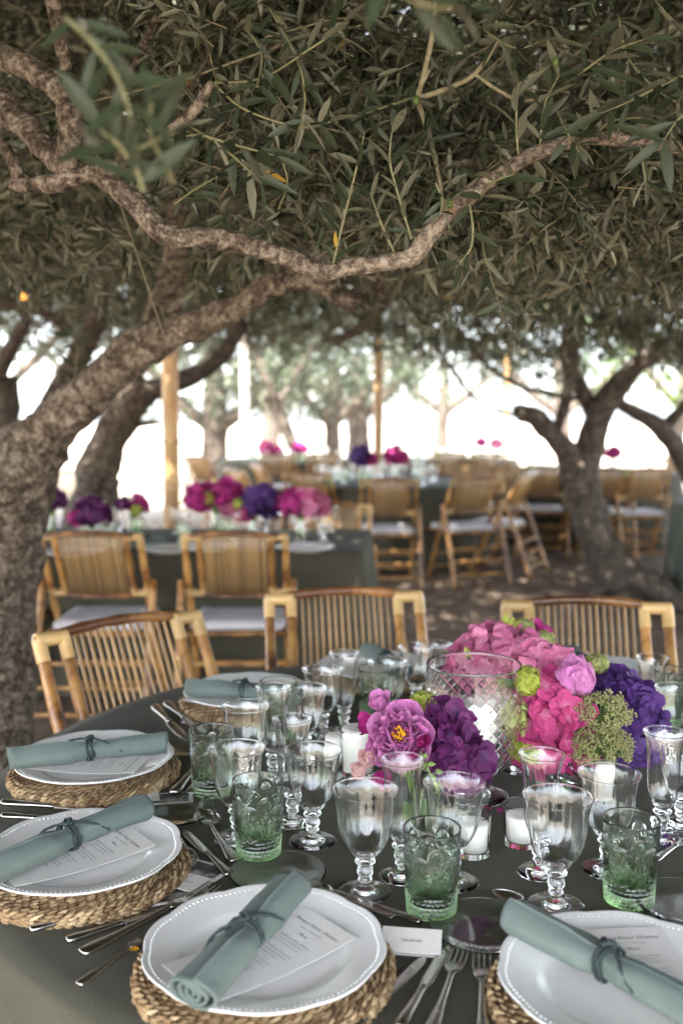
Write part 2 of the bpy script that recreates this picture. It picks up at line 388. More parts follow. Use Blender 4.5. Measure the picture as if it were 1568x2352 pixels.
def knobby(seed, amp):
    r = random.Random(seed); ph = [r.uniform(0, 6.3) for _ in range(8)]
    def f(i, k, a):
        return 1 + amp * (.5 * math.sin(2 * a + i * .55 + ph[0]) + .4 * math.sin(3 * a - i * .8 + ph[1]) + .5 * math.sin(i * 1.1 + ph[2]) * math.cos(a + ph[3])
                          + .3 * math.sin(5 * a + i * 1.7 + ph[4]) + .25 * math.sin(i * 2.3 + 4 * a + ph[5]))
    return f
def limb(name, pxs, mat, parent, sub=7, amp=.12, seg=14, seed=1):
    """pxs: (u, v, Y, width in px) along the limb"""
    if parent and parent.name == 'olive_tree': pxs = [(u, v, fy(Y), wd) for u, v, Y, wd in pxs]
    pts = [W(u, v, Y) for u, v, Y, _ in pxs]; rad = [px(wd, Y) / 2 for _, _, Y, wd in pxs]
    P, r = catmull(pts, rad, sub)
    org = Vector(parent.location) if parent else Vector((0, 0, 0))
    b = MB(); b.tube([p - org for p in P], r, seg, True, knobby(seed, amp))
    return b.build(name, mat, parent)

# ------------------------------------------------------------------ foliage (numpy)
def leaf_mesh(name, P, D, N, L, Wd, mat):
    n = len(P); S = np.cross(D, N)
    L = L[:, None]; Wd = Wd[:, None]
    V = np.empty((n, 6, 3), np.float32)
    dr = N * L
    V[:, 0] = P
    V[:, 1] = P + D * L * .28 + S * Wd * .5 + dr * .035
    V[:, 2] = P + D * L * .68 + S * Wd * .42 + dr * .01
    V[:, 3] = P + D * L - dr * .09
    V[:, 4] = P + D * L * .68 - S * Wd * .42 + dr * .01
    V[:, 5] = P + D * L * .28 - S * Wd * .5 + dr * .035
    base = (np.arange(n) * 6)[:, None]
    F = np.concatenate([base + np.array([[0, 1, 2, 3]]), base + np.array([[0, 3, 4, 5]])], 1).reshape(-1).astype(np.int32)
    me = bpy.data.meshes.new(name)
    me.vertices.add(n * 6); me.vertices.foreach_set('co', V.reshape(-1))
    me.loops.add(len(F)); me.loops.foreach_set('vertex_index', F)
    me.polygons.add(n * 2); me.polygons.foreach_set('loop_start', np.arange(n * 2, dtype=np.int32) * 4)
    me.update(calc_edges=True); me.materials.append(M[mat]); return me
def unit(a): return a / np.maximum(np.linalg.norm(a, axis=-1, keepdims=True), 1e-9)
def sprigs(P, D, length, pairs, leafL, leafW):
    """leaf arrays for sprigs starting at P along D; also twig segments"""
    n = len(P); up = np.array([0, 0, 1.0])
    side = unit(np.cross(D, up) + rng.normal(0, .25, (n, 3))); nor = unit(np.cross(side, D))
    lp, ld, ln, ll, lw = [], [], [], [], []
    bend = rng.normal(0, .25, (n, 1)) * side + rng.normal(-.1, .2, (n, 1)) * nor
    def pos(t): return P + (D * t + bend * t * t * .6) * length[:, None]
    for k in range(pairs):
        t = .12 + .86 * k / (pairs - 1)
        ax = unit(D + bend * t * 1.2); rot = k * math.pi / 2 * .9
        sd_ = side * math.cos(rot) + nor * math.sin(rot)
        for s_ in (-1, 1):
            d = unit(ax * rng.uniform(.5, 1.1, (n, 1)) + sd_ * s_ * rng.uniform(.7, 1.1, (n, 1)) + rng.normal(0, .22, (n, 3)) + np.array([0, 0, -.12]))
            nn = unit(np.cross(np.cross(d, up + rng.normal(0, .95, (n, 3))), d) + rng.normal(0, .15, (n, 3)))
            nn = unit(nn - d * np.sum(nn * d, -1, keepdims=True))
            sz = leafL * rng.uniform(.6, 1.15, n) * (1 - .35 * max(0, t - .7) / .3)
            lp.append(pos(t)); ld.append(d); ln.append(nn); ll.append(sz); lw.append(sz * leafW * rng.uniform(.8, 1.25, n))
    tw = (P, pos(.5), pos(1.0))
    return [np.concatenate(x) for x in (lp, ld, ln, ll, lw)], tw
def twig_mesh(name, tw, r0, mat):
    A, B, E = tw; n = len(A); V = np.empty((n, 9, 3), np.float32)
    d = unit(E - A); s1 = unit(np.cross(d, np.array([.3, .2, 1.0]))); s2 = np.cross(d, s1)
    for j, (Q, r) in enumerate(((A, r0), (B, r0 * .7), (E, r0 * .3))):
        for k in range(3):
            a = 2 * math.pi * k / 3; V[:, j * 3 + k] = Q + (s1 * math.cos(a) + s2 * math.sin(a)) * r
    q = []
    for j in range(2):
        for k in range(3): q.append([j * 3 + k, j * 3 + (k + 1) % 3, j * 3 + 3 + (k + 1) % 3, j * 3 + 3 + k])
    F = ((np.arange(n) * 9)[:, None, None] + np.array(q)[None]).reshape(-1).astype(np.int32)
    me = bpy.data.meshes.new(name); me.vertices.add(n * 9); me.vertices.foreach_set('co', V.reshape(-1))
    me.loops.add(len(F)); me.loops.foreach_set('vertex_index', F)
    me.polygons.add(n * 6); me.polygons.foreach_set('loop_start', np.arange(n * 6, dtype=np.int32) * 4)
    me.update(calc_edges=True); me.materials.append(M[mat]); return me

# ================================================================== GROUND
def ground():
    n = 90; xs = np.sign(np.linspace(-1, 1, n)) * np.abs(np.linspace(-1, 1, n)) ** 2.2 * 140
    ys = xs + 6; b = MB(); V = []
    for y in ys:
        for x in xs:
            d = math.hypot(x, y - 4)
            V.append((x, y, .015 * math.sin(x * 1.7) * math.cos(y * 1.3) - .015 + .0 * d))
    F = [(j * n + i, j * n + i + 1, (j + 1) * n + i + 1, (j + 1) * n + i) for j in range(n - 1) for i in range(n - 1)]
    b.add(V, F); o = b.build('ground', 'ground'); tag(o, kind='structure')
ground()
def litter():
    n = 2600
    P = np.stack([rng.uniform(-3.5, 5, n), rng.uniform(2.6, 13, n), rng.uniform(.004, .02, n)], 1)
    a = rng.uniform(0, 6.28, n); D = unit(np.stack([np.cos(a), np.sin(a), rng.normal(0, .12, n)], 1))
    N = unit(np.stack([rng.normal(0, .3, n), rng.normal(0, .3, n), np.ones(n)], 1)); N = unit(N - D * np.sum(N * D, -1, keepdims=True))
    o = link('leaf_litter', leaf_mesh('leaf_litter', P, D, N, rng.uniform(.04, .08, n), rng.uniform(.012, .025, n), 'litter'))
    tag(o, 'dry fallen leaves scattered over the brown dirt', 'leaves', kind='stuff')
litter()

# ================================================================== OLIVE TREES
def fy(Y): return Y * .83 if 1.7 <= Y <= 2.42 else Y      # the boughs right over the table
def tree(base, label): return thing('olive_tree', base, 0, label, 'tree', 'olive trees of the grove')
TA = tree((-1.16, 3.55, 0), 'gnarled olive tree at the left edge with long boughs reaching over the table')
TB = tree(tuple(T(1425, 1350, 0)), 'forked olive tree leaning left beyond the right hand chair')
TC = tree((3.55, 9.6, 0), 'grey olive trunk at the right edge behind the forked tree')
TD = tree((-1.72, 7.1, 0), 'twisted olive tree behind the left bamboo pole')
TE = tree((-2.15, 6.2, 0), 'stout cut olive trunk at the far left edge behind the big tree')

# tree A
limb('trunk', [(-45, 1850, 3.5, 240), (-25, 1740, 3.5, 200), (-8, 1500, 3.5, 180), (8, 1300, 3.45, 168), (30, 1170, 3.4, 166), (62, 1085, 3.38, 150), (100, 1020, 3.36, 118), (150, 960, 3.32, 90), (190, 922, 3.28, 60)], 'bark', TA, 8, .10, 20, 3)
limb('bough', [(-70, 1075, 3.45, 114), (20, 1040, 3.4, 110), (110, 985, 3.35, 104), (210, 900, 3.25, 99), (300, 815, 3.15, 95), (385, 765, 3.05, 84), (470, 738, 2.95, 69), (545, 706, 2.85, 58), (610, 662, 2.8, 53), (680, 642, 2.75, 49), (745, 655, 2.7, 46), (800, 688, 2.65, 42), (812, 700, 2.64, 23)], 'bark_lit', TA, 6, .14, 16, 5)
limb('bough', [(330, 790, 3.2, 70), (375, 715, 3.25, 74), (395, 640, 3.3, 68), (405, 560, 3.3, 50), (402, 470, 3.3, 34), (400, 380, 3.25, 30), (404, 300, 3.2, 28), (415, 180, 3.1, 38), (405, 100, 3.0, 42), (375, 0, 2.9, 40), (350, -90, 2.8, 34)], 'bark_lit', TA, 6, .10, 12, 6)
limb('bough', [(215, 395, 2.15, 40), (262, 428, 2.12, 44), (312, 470, 2.1, 46), (362, 524, 2.08, 52), (400, 545, 2.06, 50), (450, 545, 2.05, 44), (540, 556, 2.04, 44), (610, 576, 2.02, 44), (690, 603, 2.0, 44), (748, 626, 1.99, 42), (800, 614, 1.98, 38), (870, 604, 1.97, 38), (940, 594, 1.96, 42), (970, 562, 1.95, 42), (1010, 512, 1.94, 40), (1075, 450, 1.93, 38), (1150, 398, 1.92, 34), (1230, 352, 1.91, 32), (1320, 322, 1.9, 32), (1400, 316, 1.9, 32), (1490, 330, 1.92, 30), (1600, 346, 1.95, 28), (1750, 380, 2.05, 24)], 'bark_lit', TA, 5, .09, 14, 7)
limb('bough', [(30, 428, 2.2, 34), (90, 424, 2.18, 36), (145, 418, 2.15, 44), (200, 400, 2.14, 42), (260, 386, 2.1, 36), (330, 345, 2.05, 32), (420, 280, 2.0, 26), (490, 190, 1.95, 22)], 'bark_lit', TA, 5, .12, 12, 8)
limb('bough', [(-60, 190, 2.3, 66), (10, 245, 2.25, 64), (70, 300, 2.2, 60), (120, 355, 2.17, 56), (155, 392, 2.15, 46), (150, 425, 2.15, 40)], 'bark_lit', TA, 6, .12, 14, 9)
limb('bough', [(150, 385, 2.14, 58), (162, 320, 2.14, 56), (160, 260, 2.13, 54), (135, 205, 2.13, 52), (90, 170, 2.14, 54), (30, 140, 2.16, 58), (-60, 110, 2.2, 60)], 'bark_lit', TA, 6, .13, 14, 10)
limb('branch', [(45, 425, 2.2, 30), (30, 370, 2.2, 30), (0, 330, 2.2, 28), (-40, 300, 2.2, 26)], 'bark', TA, 5, .1, 10, 11)
limb('branch', [(150, 160, 2.14, 30), (143, 110, 2.12, 32), (125, 20, 2.1, 34), (110, -60, 2.1, 30)], 'bark', TA, 5, .1, 10, 12)
limb('branch', [(300, 180, 2.35, 18), (330, 105, 2.3, 20), (365, 30, 2.25, 20), (390, -30, 2.2, 22)], 'bark', TA, 5, .1, 10, 13)
limb('branch', [(410, 60, 2.9, 30), (455, 20, 2.8, 28), (520, -20, 2.7, 26)], 'bark', TA, 5, .1, 10, 14)
limb('branch', [(395, 60, 2.4, 22), (440, 100, 2.38, 24), (480, 140, 2.35, 26), (440, 190, 2.3, 26), (410, 225, 2.28, 22)], 'bark', TA, 5, .1, 10, 15)
limb('branch', [(505, 430, 4.4, 40), (600, 450, 4.3, 44), (660, 500, 4.2, 44), (695, 575, 4.1, 40), (700, 620, 4.0, 26)], 'bark_dark', TA, 5, .1, 10, 16)
limb('branch', [(800, 605, 3.4, 30), (812, 520, 3.4, 34), (830, 420, 3.4, 34), (810, 300, 3.4, 30), (780, 180, 3.4, 28), (760, 60, 3.4, 26)], 'bark_dark', TA, 5, .1, 10, 17)
limb('branch', [(1160, 425, 4.2, 14), (1280, 430, 4.1, 18), (1390, 445, 4.0, 20), (1490, 500, 4.0, 16), (1620, 540, 3.9, 14)], 'bark_dark', TA, 5, .1, 8, 18)
limb('branch', [(760, 790, 6.0, 18), (830, 750, 6.0, 22), (890, 690, 5.9, 20), (930, 640, 5.8, 16)], 'bark_dark', TA, 5, .1, 8, 19)
limb('branch', [(985, 160, 2.05, 9), (960, 220, 2.05, 12), (1020, 205, 2.03, 12), (1090, 170, 2.0, 11), (1145, 90, 2.0, 9)], 'twig', TA, 5, .1, 8, 20)
limb('branch', [(960, 220, 2.05, 11), (985, 120, 2.05, 12), (1000, 20, 2.05, 13), (1005, -40, 2.05, 12)], 'twig', TA, 5, .1, 8, 21)
limb('branch', [(1090, 170, 2.0, 8), (1140, 205, 2.0, 9), (1200, 232, 2.0, 8), (1260, 215, 2.0, 6)], 'twig', TA, 5, .1, 8, 22)
limb('branch', [(1010, 385, 2.2, 20), (1090, 370, 2.2, 22), (1190, 345, 2.2, 16)], 'bark', TA, 5, .1, 8, 23)
limb('branch', [(960, 235, 2.1, 12), (990, 330, 2.08, 11), (1010, 420, 2.05, 8), (1015, 470, 2.0, 6)], 'twig', TA, 5, .1, 8, 24)
# saw-cut ends
def cut_end(u, v, Y, r, d):
    b = MB(); p = W(u, v, fy(Y)) - Vector(TA.location); r *= .75; d = Vector(d).normalized()
    b.tube([p - d * .02, p, p + d * .001], [r * 1.15, r * 1.1, r * .92], 12); b.build('cut_end', 'cutwood', TA)
cut_end(430, 182, 2.27, .014, (.5, -.8, .1)); cut_end(1036, 474, 1.92, .013, (.1, -1, .1)); 
cut_end(1195, 342, 2.19, .009, (.5, -.8, .1))
def torn_end():
    b = MB(); o = Vector(TA.location); p = W(800, 690, 2.65) - o
    for k in range(11):
        a = random.uniform(0, 6.28); q = p + Vector((math.cos(a) * .018, random.uniform(-.015, .015), math.sin(a) * .018))
        e = q + Vector((random.uniform(.01, .05), random.uniform(-.02, .01), random.uniform(-.03, .02)))
        b.tube([q - (e - q) * .6, q, e], [.013, .011, .002], 6)
    b.build('torn_stub', 'bark_dark', TA)
    b = MB(); p = W(868, 655, 2.6) - o; b.tube([W(845, 612, 2.55) - o, W(862, 645, 2.6) - o, W(872, 690, 2.6) - o], [.018, .02, .012], 10, True, knobby(4, .2)); b.build('stub', 'bark', TA)
torn_end()

# tree B
limb('trunk', [(1465, 1400, 7.4, 156), (1432, 1345, 7.4, 123), (1395, 1285, 7.4, 92), (1362, 1215, 7.4, 85), (1342, 1150, 7.4, 85), (1328, 1090, 7.4, 89), (1322, 1060, 7.4, 74)], 'bark_dark', TB, 6, .1, 16, 30)
limb('bough', [(1325, 1100, 7.4, 64), (1305, 1045, 7.35, 54), (1272, 1005, 7.3, 49), (1235, 965, 7.25, 46), (1195, 948, 7.2, 41), (1178, 950, 7.2, 20)], 'bark_dark', TB, 6, .12, 12, 31)
limb('bough', [(1330, 1095, 7.4, 74), (1356, 1020, 7.4, 64), (1376, 950, 7.35, 61), (1415, 890, 7.3, 54), (1470, 832, 7.2, 46), (1540, 795, 7.1, 41), (1640, 760, 7.0, 36)], 'bark_dark', TB, 6, .1, 12, 32)
limb('bough', [(1370, 965, 7.4, 46), (1345, 915, 7.4, 39), (1320, 870, 7.45, 36), (1300, 820, 7.45, 33), (1310, 740, 7.4, 28)], 'bark_dark', TB, 5, .1, 10, 33)
limb('branch', [(1272, 1010, 7.3, 18), (1295, 930, 7.2, 28), (1312, 840, 7.1, 31), (1318, 760, 7.0, 28), (1330, 660, 6.9, 23)], 'bark_dark', TB, 5, .1, 10, 34)
limb('branch', [(1192, 955, 7.2, 8), (1130, 938, 7.1, 8), (1080, 905, 7.0, 9), (1040, 850, 6.9, 10), (1000, 800, 6.8, 10)], 'bark_dark', TB, 5, .1, 8, 35)
limb('branch', [(1330, 915, 7.4, 11), (1260, 905, 7.3, 11), (1190, 885, 7.2, 11), (1130, 848, 7.1, 10), (1080, 800, 7.0, 10)], 'bark_dark', TB, 5, .1, 8, 36)
limb('root', [(1420, 1345, 7.3, 57), (1480, 1335, 7.2, 64), (1530, 1365, 7.0, 57), (1590, 1400, 6.9, 41), (1640, 1425, 6.8, 20)], 'bark_dark', TB, 5, .12, 12, 37)
limb('root', [(1400, 1335, 7.4, 49), (1372, 1352, 7.3, 38), (1350, 1372, 7.2, 16)], 'bark_dark', TB, 5, .12, 10, 38)
# tree C
limb('trunk', [(1665, 1260, 9.6, 68), (1625, 1160, 9.6, 60), (1585, 1080, 9.5, 53), (1545, 1020, 9.4, 47), (1505, 975, 9.3, 41), (1435, 935, 9.2, 29), (1375, 900, 9.1, 19)], 'bark_dark', TC, 6, .1, 12, 40)
limb('bough', [(1515, 985, 9.4, 29), (1555, 950, 9.3, 25), (1605, 890, 9.2, 22), (1665, 850, 9.1, 19)], 'bark_dark', TC, 5, .1, 10, 41)
# tree D
limb('trunk', [(205, 1215, 7.2, 130), (220, 1140, 7.1, 108), (226, 1080, 7.1, 96), (248, 1020, 7.1, 84), (275, 965, 7.05, 84), (310, 915, 7.0, 80), (345, 890, 7.0, 62)], 'bark', TD, 6, .12, 14, 45)
limb('bough', [(320, 910, 7.0, 66), (370, 890, 6.95, 46), (430, 868, 6.9, 44), (475, 845, 6.85, 40), (520, 805, 6.8, 34), (560, 740, 6.7, 28)], 'bark_dark', TD, 6, .1, 12, 46)
limb('bough', [(290, 950, 7.05, 60), (290, 880, 7.1, 54), (325, 830, 7.15, 44), (380, 770, 7.2, 36)], 'bark_dark', TD, 5, .1, 10, 47)
limb('branch', [(255, 1000, 7.0, 14), (320, 975, 7.0, 14), (370, 970, 7.0, 10)], 'bark_dark', TD, 5, .1, 8, 48)
limb('bough', [(105, 950, 5.2, 46), (160, 860, 5.2, 56), (205, 770, 5.2, 54), (225, 700, 5.1, 46), (230, 600, 5.0, 44), (240, 480, 4.9, 40)], 'bark_dark', TA, 6, .1, 12, 49)
limb('bough', [(-60, 690, 5.0, 34), (30, 700, 5.0, 30), (105, 720, 5.05, 26), (160, 765, 5.1, 24)], 'bark_dark', TA, 5, .1, 10, 50)
# tree E
limb('trunk', [(-40, 1270, 6.3, 130), (-25, 1130, 6.25, 100), (-8, 1010, 6.2, 88), (5, 900, 6.2, 80), (8, 862, 6.2, 64)], 'bark_dark', TE, 6, .12, 14, 51)
limb('bough', [(-30, 940, 6.2, 40), (10, 830, 6.1, 34), (60, 740, 6.0, 30), (90, 640, 5.9, 26)], 'bark_dark', TE, 5, .1, 10, 52)

# ---- canopy: sprigs through the volume over the grove, each handed to the nearest tree
TREES = [TA, TB, TC, TD, TE]
def lown(x, y, s): return (np.sin(x * 1.3 * s + 1.7) * np.cos(y * 1.1 * s + .4) + .6 * np.sin(x * 2.7 * s - y * 2.1 * s + 2.2))
def zbot(x, y): return np.minimum(1.50 + .135 * y, 2.14) + .10 * lown(x, y, 1.0) + .05 * lown(x, y, 2.7)
def canopy(n, xr, yr, th, ll, lw, pairs, length, seed, infr=None, power=1.0, clump=0):
    x = rng.uniform(*xr, n); y = rng.uniform(*yr, n)
    if infr is not None:
        vis = (np.abs(x) < np.maximum(y, .4) * .40 + .15) & (y > 0)
        keep = vis if infr else ~vis
        x, y = x[keep], y[keep]
    n = len(x); z = zbot(x, y) + th[0] + (th[1] - th[0]) * rng.uniform(0, 1, n) ** power
    if clump:
        q = np.sin(x * 4.1 + 1.3 * np.sin(y * 3.1)) * np.sin(y * 3.7 + z * 4.3 + .7) + .7 * np.sin(z * 6.1 + x * 2.3 - y * 1.9)
        k = rng.uniform(0, 1, n) < np.clip(.52 + clump * q, .06, 1); x, y, z = x[k], y[k], z[k]; n = len(x)
    P = np.stack([x, y, z], 1)
    D = unit(np.stack([rng.normal(0, 1, n), rng.normal(0, 1, n), rng.normal(-.05, .55, n)], 1))
    return P, sprigs(P, D, rng.uniform(*length, n), pairs, ll, lw)
def near_clear(P):
    """keep the air round the camera and the sight line to the table free"""
    return (P[:, 1] > 1.66) | (P[:, 2] > 2.6) | (np.abs(P[:, 0]) > .38 * np.maximum(P[:, 1], .3) + .45)
def big_clear(P):
    return (P[:, 1] > 6.5) | (P[:, 2] > 1.41 + .405 * P[:, 1] + .30) | (np.abs(P[:, 0]) > .36 * np.maximum(P[:, 1], .2) + .4)
def line_clear(P):
    Y = np.maximum(P[:, 1], .05); zc = Y * cp - (P[:, 2] - CAM_Z) * sp_; u = 784 + FPX * P[:, 0] / zc; v = 1176 - FPX * ((P[:, 2] - CAM_Z) * cp + Y * sp_) / zc
    ok = np.ones(len(P), bool)
    for path in BOUGHS:
        for (a, b) in zip(path, path[1:]):
            for k in range(4):
                t = k / 4; uu, vv, yy, ww = [a[i] * (1 - t) + b[i] * t for i in range(4)]
                ok &= ~((Y < fy(yy) + .06) & (np.hypot(u - uu, v - vv) < ww * .5 + 26))
    return ok
BOUGHS = [[(30, 1040, 3.4, 110), (210, 900, 3.25, 100), (385, 765, 3.05, 84), (545, 706, 2.85, 58), (680, 642, 2.75, 50), (812, 700, 2.64, 40)],
          [(375, 715, 3.25, 60), (405, 560, 3.3, 40), (402, 470, 3.3, 26)],
          [(215, 395, 2.15, 36), (312, 470, 2.1, 38), (400, 545, 2.06, 40), (610, 576, 2.02, 36), (748, 626, 1.99, 34), (940, 594, 1.96, 34), (1075, 450, 1.93, 26), (1230, 352, 1.91, 12)],
          [(30, 428, 2.2, 30), (145, 418, 2.15, 36), (260, 386, 2.1, 30)], [(0, 245, 2.25, 40), (70, 300, 2.2, 44), (150, 400, 2.17, 40)],
          [(155, 385, 2.14, 40), (160, 260, 2.13, 40), (90, 170, 2.14, 40), (0, 130, 2.14, 40)]]
def distribute(leaves, twigs, roots, mat, name, tr):
    P = leaves[0]; k = near_clear(P) & line_clear(P)
    if leaves[3].mean() > .12: k &= big_clear(P)
    leaves = [a[k] for a in leaves]; P = leaves[0]
    c = np.array([[t.location.x, t.location.y] for t in roots]); c[0] += (.9, -.5)
    wgt = np.array([1.6, 1, 1, 1, 1])[:len(roots)]
    own = np.argmin(np.hypot(P[:, None, 0] - c[None, :, 0], P[:, None, 1] - c[None, :, 1]) / wgt, 1)
    c2 = np.argmin(np.hypot(twigs[0][:, None, 0] - c[None, :, 0], twigs[0][:, None, 1] - c[None, :, 1]) / wgt, 1)
    kt = near_clear(twigs[0]) & near_clear(twigs[2])
    for i, t in enumerate(roots):
        m = own == i
        if m.sum():
            org = np.array(t.location)
            o = link(name, leaf_mesh(name, leaves[0][m] - org, *[a[m] for a in leaves[1:]], mat), t); tag(o, kind='stuff')
        m = (c2 == i) & kt
        if m.sum() and tr:
            o = link('twigs', twig_mesh('twigs', tuple(a[m] - np.array(t.location) for a in twigs), tr, 'twig'), t); tag(o, kind='stuff')
P_, (lv, tw) = canopy(21000, (-2.8, 3.0), (2.3, 6.6), (0.0, 1.6), .056, .185, 9, (.16, .34), 1, True, 1.25, .55)
distribute(lv, tw, TREES, 'leaf', 'crown', .0022)
P_, (lv, tw) = canopy(1900, (-.28, 1.3), (1.72, 2.35), (.10, .75), .058, .19, 8, (.14, .26), 8, True, 1.0, .5)
distribute(lv, tw, TREES[:1], 'leaf', 'crown', .0016)
P_, (lv, tw) = canopy(13000, (-4.5, 4.8), (4.6, 12.2), (-.05, 1.1), .072, .21, 7, (.2, .4), 2, True, 1.3, .5)
distribute(lv, tw, TREES, 'leaf', 'crown', .003)
P_, (lv, tw) = canopy(9000, (-5.2, 6.2), (-.7, 12.5), (.35, 2.0), .17, .30, 5, (.3, .6), 3, None, .9)
distribute(lv, tw, TREES, 'leaf', 'crown', .004)
P_, (lv, tw) = canopy(5200, (-5, 5.6), (-.7, 12.5), (.05, 1.2), .13, .28, 5, (.25, .5), 4, False, .9)
distribute(lv, tw, TREES, 'leaf', 'crown', .004)
P_, (lv, tw) = canopy(6600, (-5.6, 6.6), (-.9, 12.8), (.95, 2.6), .27, .34, 5, (.4, .8), 6, None, 1.0)  # upper layer of oversized leaves, added to stop sun dapples on the table
distribute(lv, tw, TREES, 'leaf', 'crown', .005)
P_, (lv, tw) = canopy(3600, (-3.2, 2.2), (-1.7, 2.2), (1.3, 2.9), .27, .36, 5, (.4, .8), 7, None, 1.0)  # unseen extra leaves in the sun's path, added to shade the table
distribute(lv, tw, TREES[:1], 'leaf', 'crown', .005)
# drooping fringe at the far side and at the right
P_, (lv, tw) = canopy(900, (.9, 5.2), (6.6, 11.5), (-.38, .1), .085, .24, 6, (.2, .4), 5, True, .6)
distribute(lv, tw, TREES, 'leaf', 'crown', .003)

# ---- single leaves on the sharp sprigs near the camera
def leaf_template(w_):
    b = MB(); rows = [(.0, .04), (.18, .7), (.45, 1.0), (.75, .72), (1.0, .03)]
    V = []
    for s_, q in rows:
        for t in (-1, 0, 1): V.append((s_, t * q * w_ / 2, abs(t) * .03 * q - .10 * s_ * s_ + .02))
    F = []
    for i in range(4):
        for j in range(2): F.append((i * 3 + j, (i + 1) * 3 + j, (i + 1) * 3 + j + 1, i * 3 + j + 1))
    b.add(V, F); return b.mesh('leaf', 'leaf')
LEAF = [leaf_template(q) for q in (.17, .2, .24)]
M['leaf_yellow'] = leaf_mat('yellowed_leaf', (.5, .3, .02), (.5, .33, .06))
LEAFY = leaf_template(.2); LEAFY.materials.clear(); LEAFY.materials.append(M['leaf_yellow'])
def hero_sprig(pts, n, size=.065, spread=1.0, seed=0, tip=True):
    r = random.Random(seed); o = Vector(TA.location)
    P, rr = catmull([W(p[0], p[1], fy(p[2])) - o for p in pts], [.0019] * (len(pts) - 1) + [.0008], 6)
    st = MB().tube(P, rr, 6).build('sprig', 'stem_olive', TA)
    for k in range(n):
        t = (k + .6) / n; f = t * (len(P) - 1); i = min(int(f), len(P) - 2); p = P[i].lerp(P[i + 1], f - i)
        ax = (P[i + 1] - P[i]).normalized()
        for s_ in (-1, 1):
            if r.random() < .12: continue
            sd_ = Vector((1, 0, 0)) * math.cos(k * 1.4 + r.uniform(-.4, .4)) + Vector((0, 1, 0)) * math.sin(k * 1.4)
            sd_ = (sd_ - ax * sd_.dot(ax)).normalized()
            d = (ax * r.uniform(.5, 1.0) + sd_ * s_ * r.uniform(.7, 1.1) * spread + Vector((0, 0, r.uniform(-.25, .15)))).normalized()
            zz = (Vector((0, -1, .2) if (pts[0][2] < 1 or r.random() < .45) else (0, -.2, 1)) + Vector((r.uniform(-.6, .6), r.uniform(-.6, .6), 0))); zz = (zz - d * zz.dot(d)).normalized()
            yy = zz.cross(d); L = size * r.uniform(.65, 1.15)
            m = Matrix((d, yy, zz)).transposed().to_4x4()
            lf = link('leaf', LEAFY if (r.random() < .006 and pts[0][2] > 1) else r.choice(LEAF), st)
            lf.matrix_local = Matrix.Translation(p) @ m @ Matrix.Scale(L, 4)
M['stem_olive'] = mat_noise('olive_stem', [(.3, (.15, .15, .075)), (.7, (.24, .23, .125))], 90, .7)
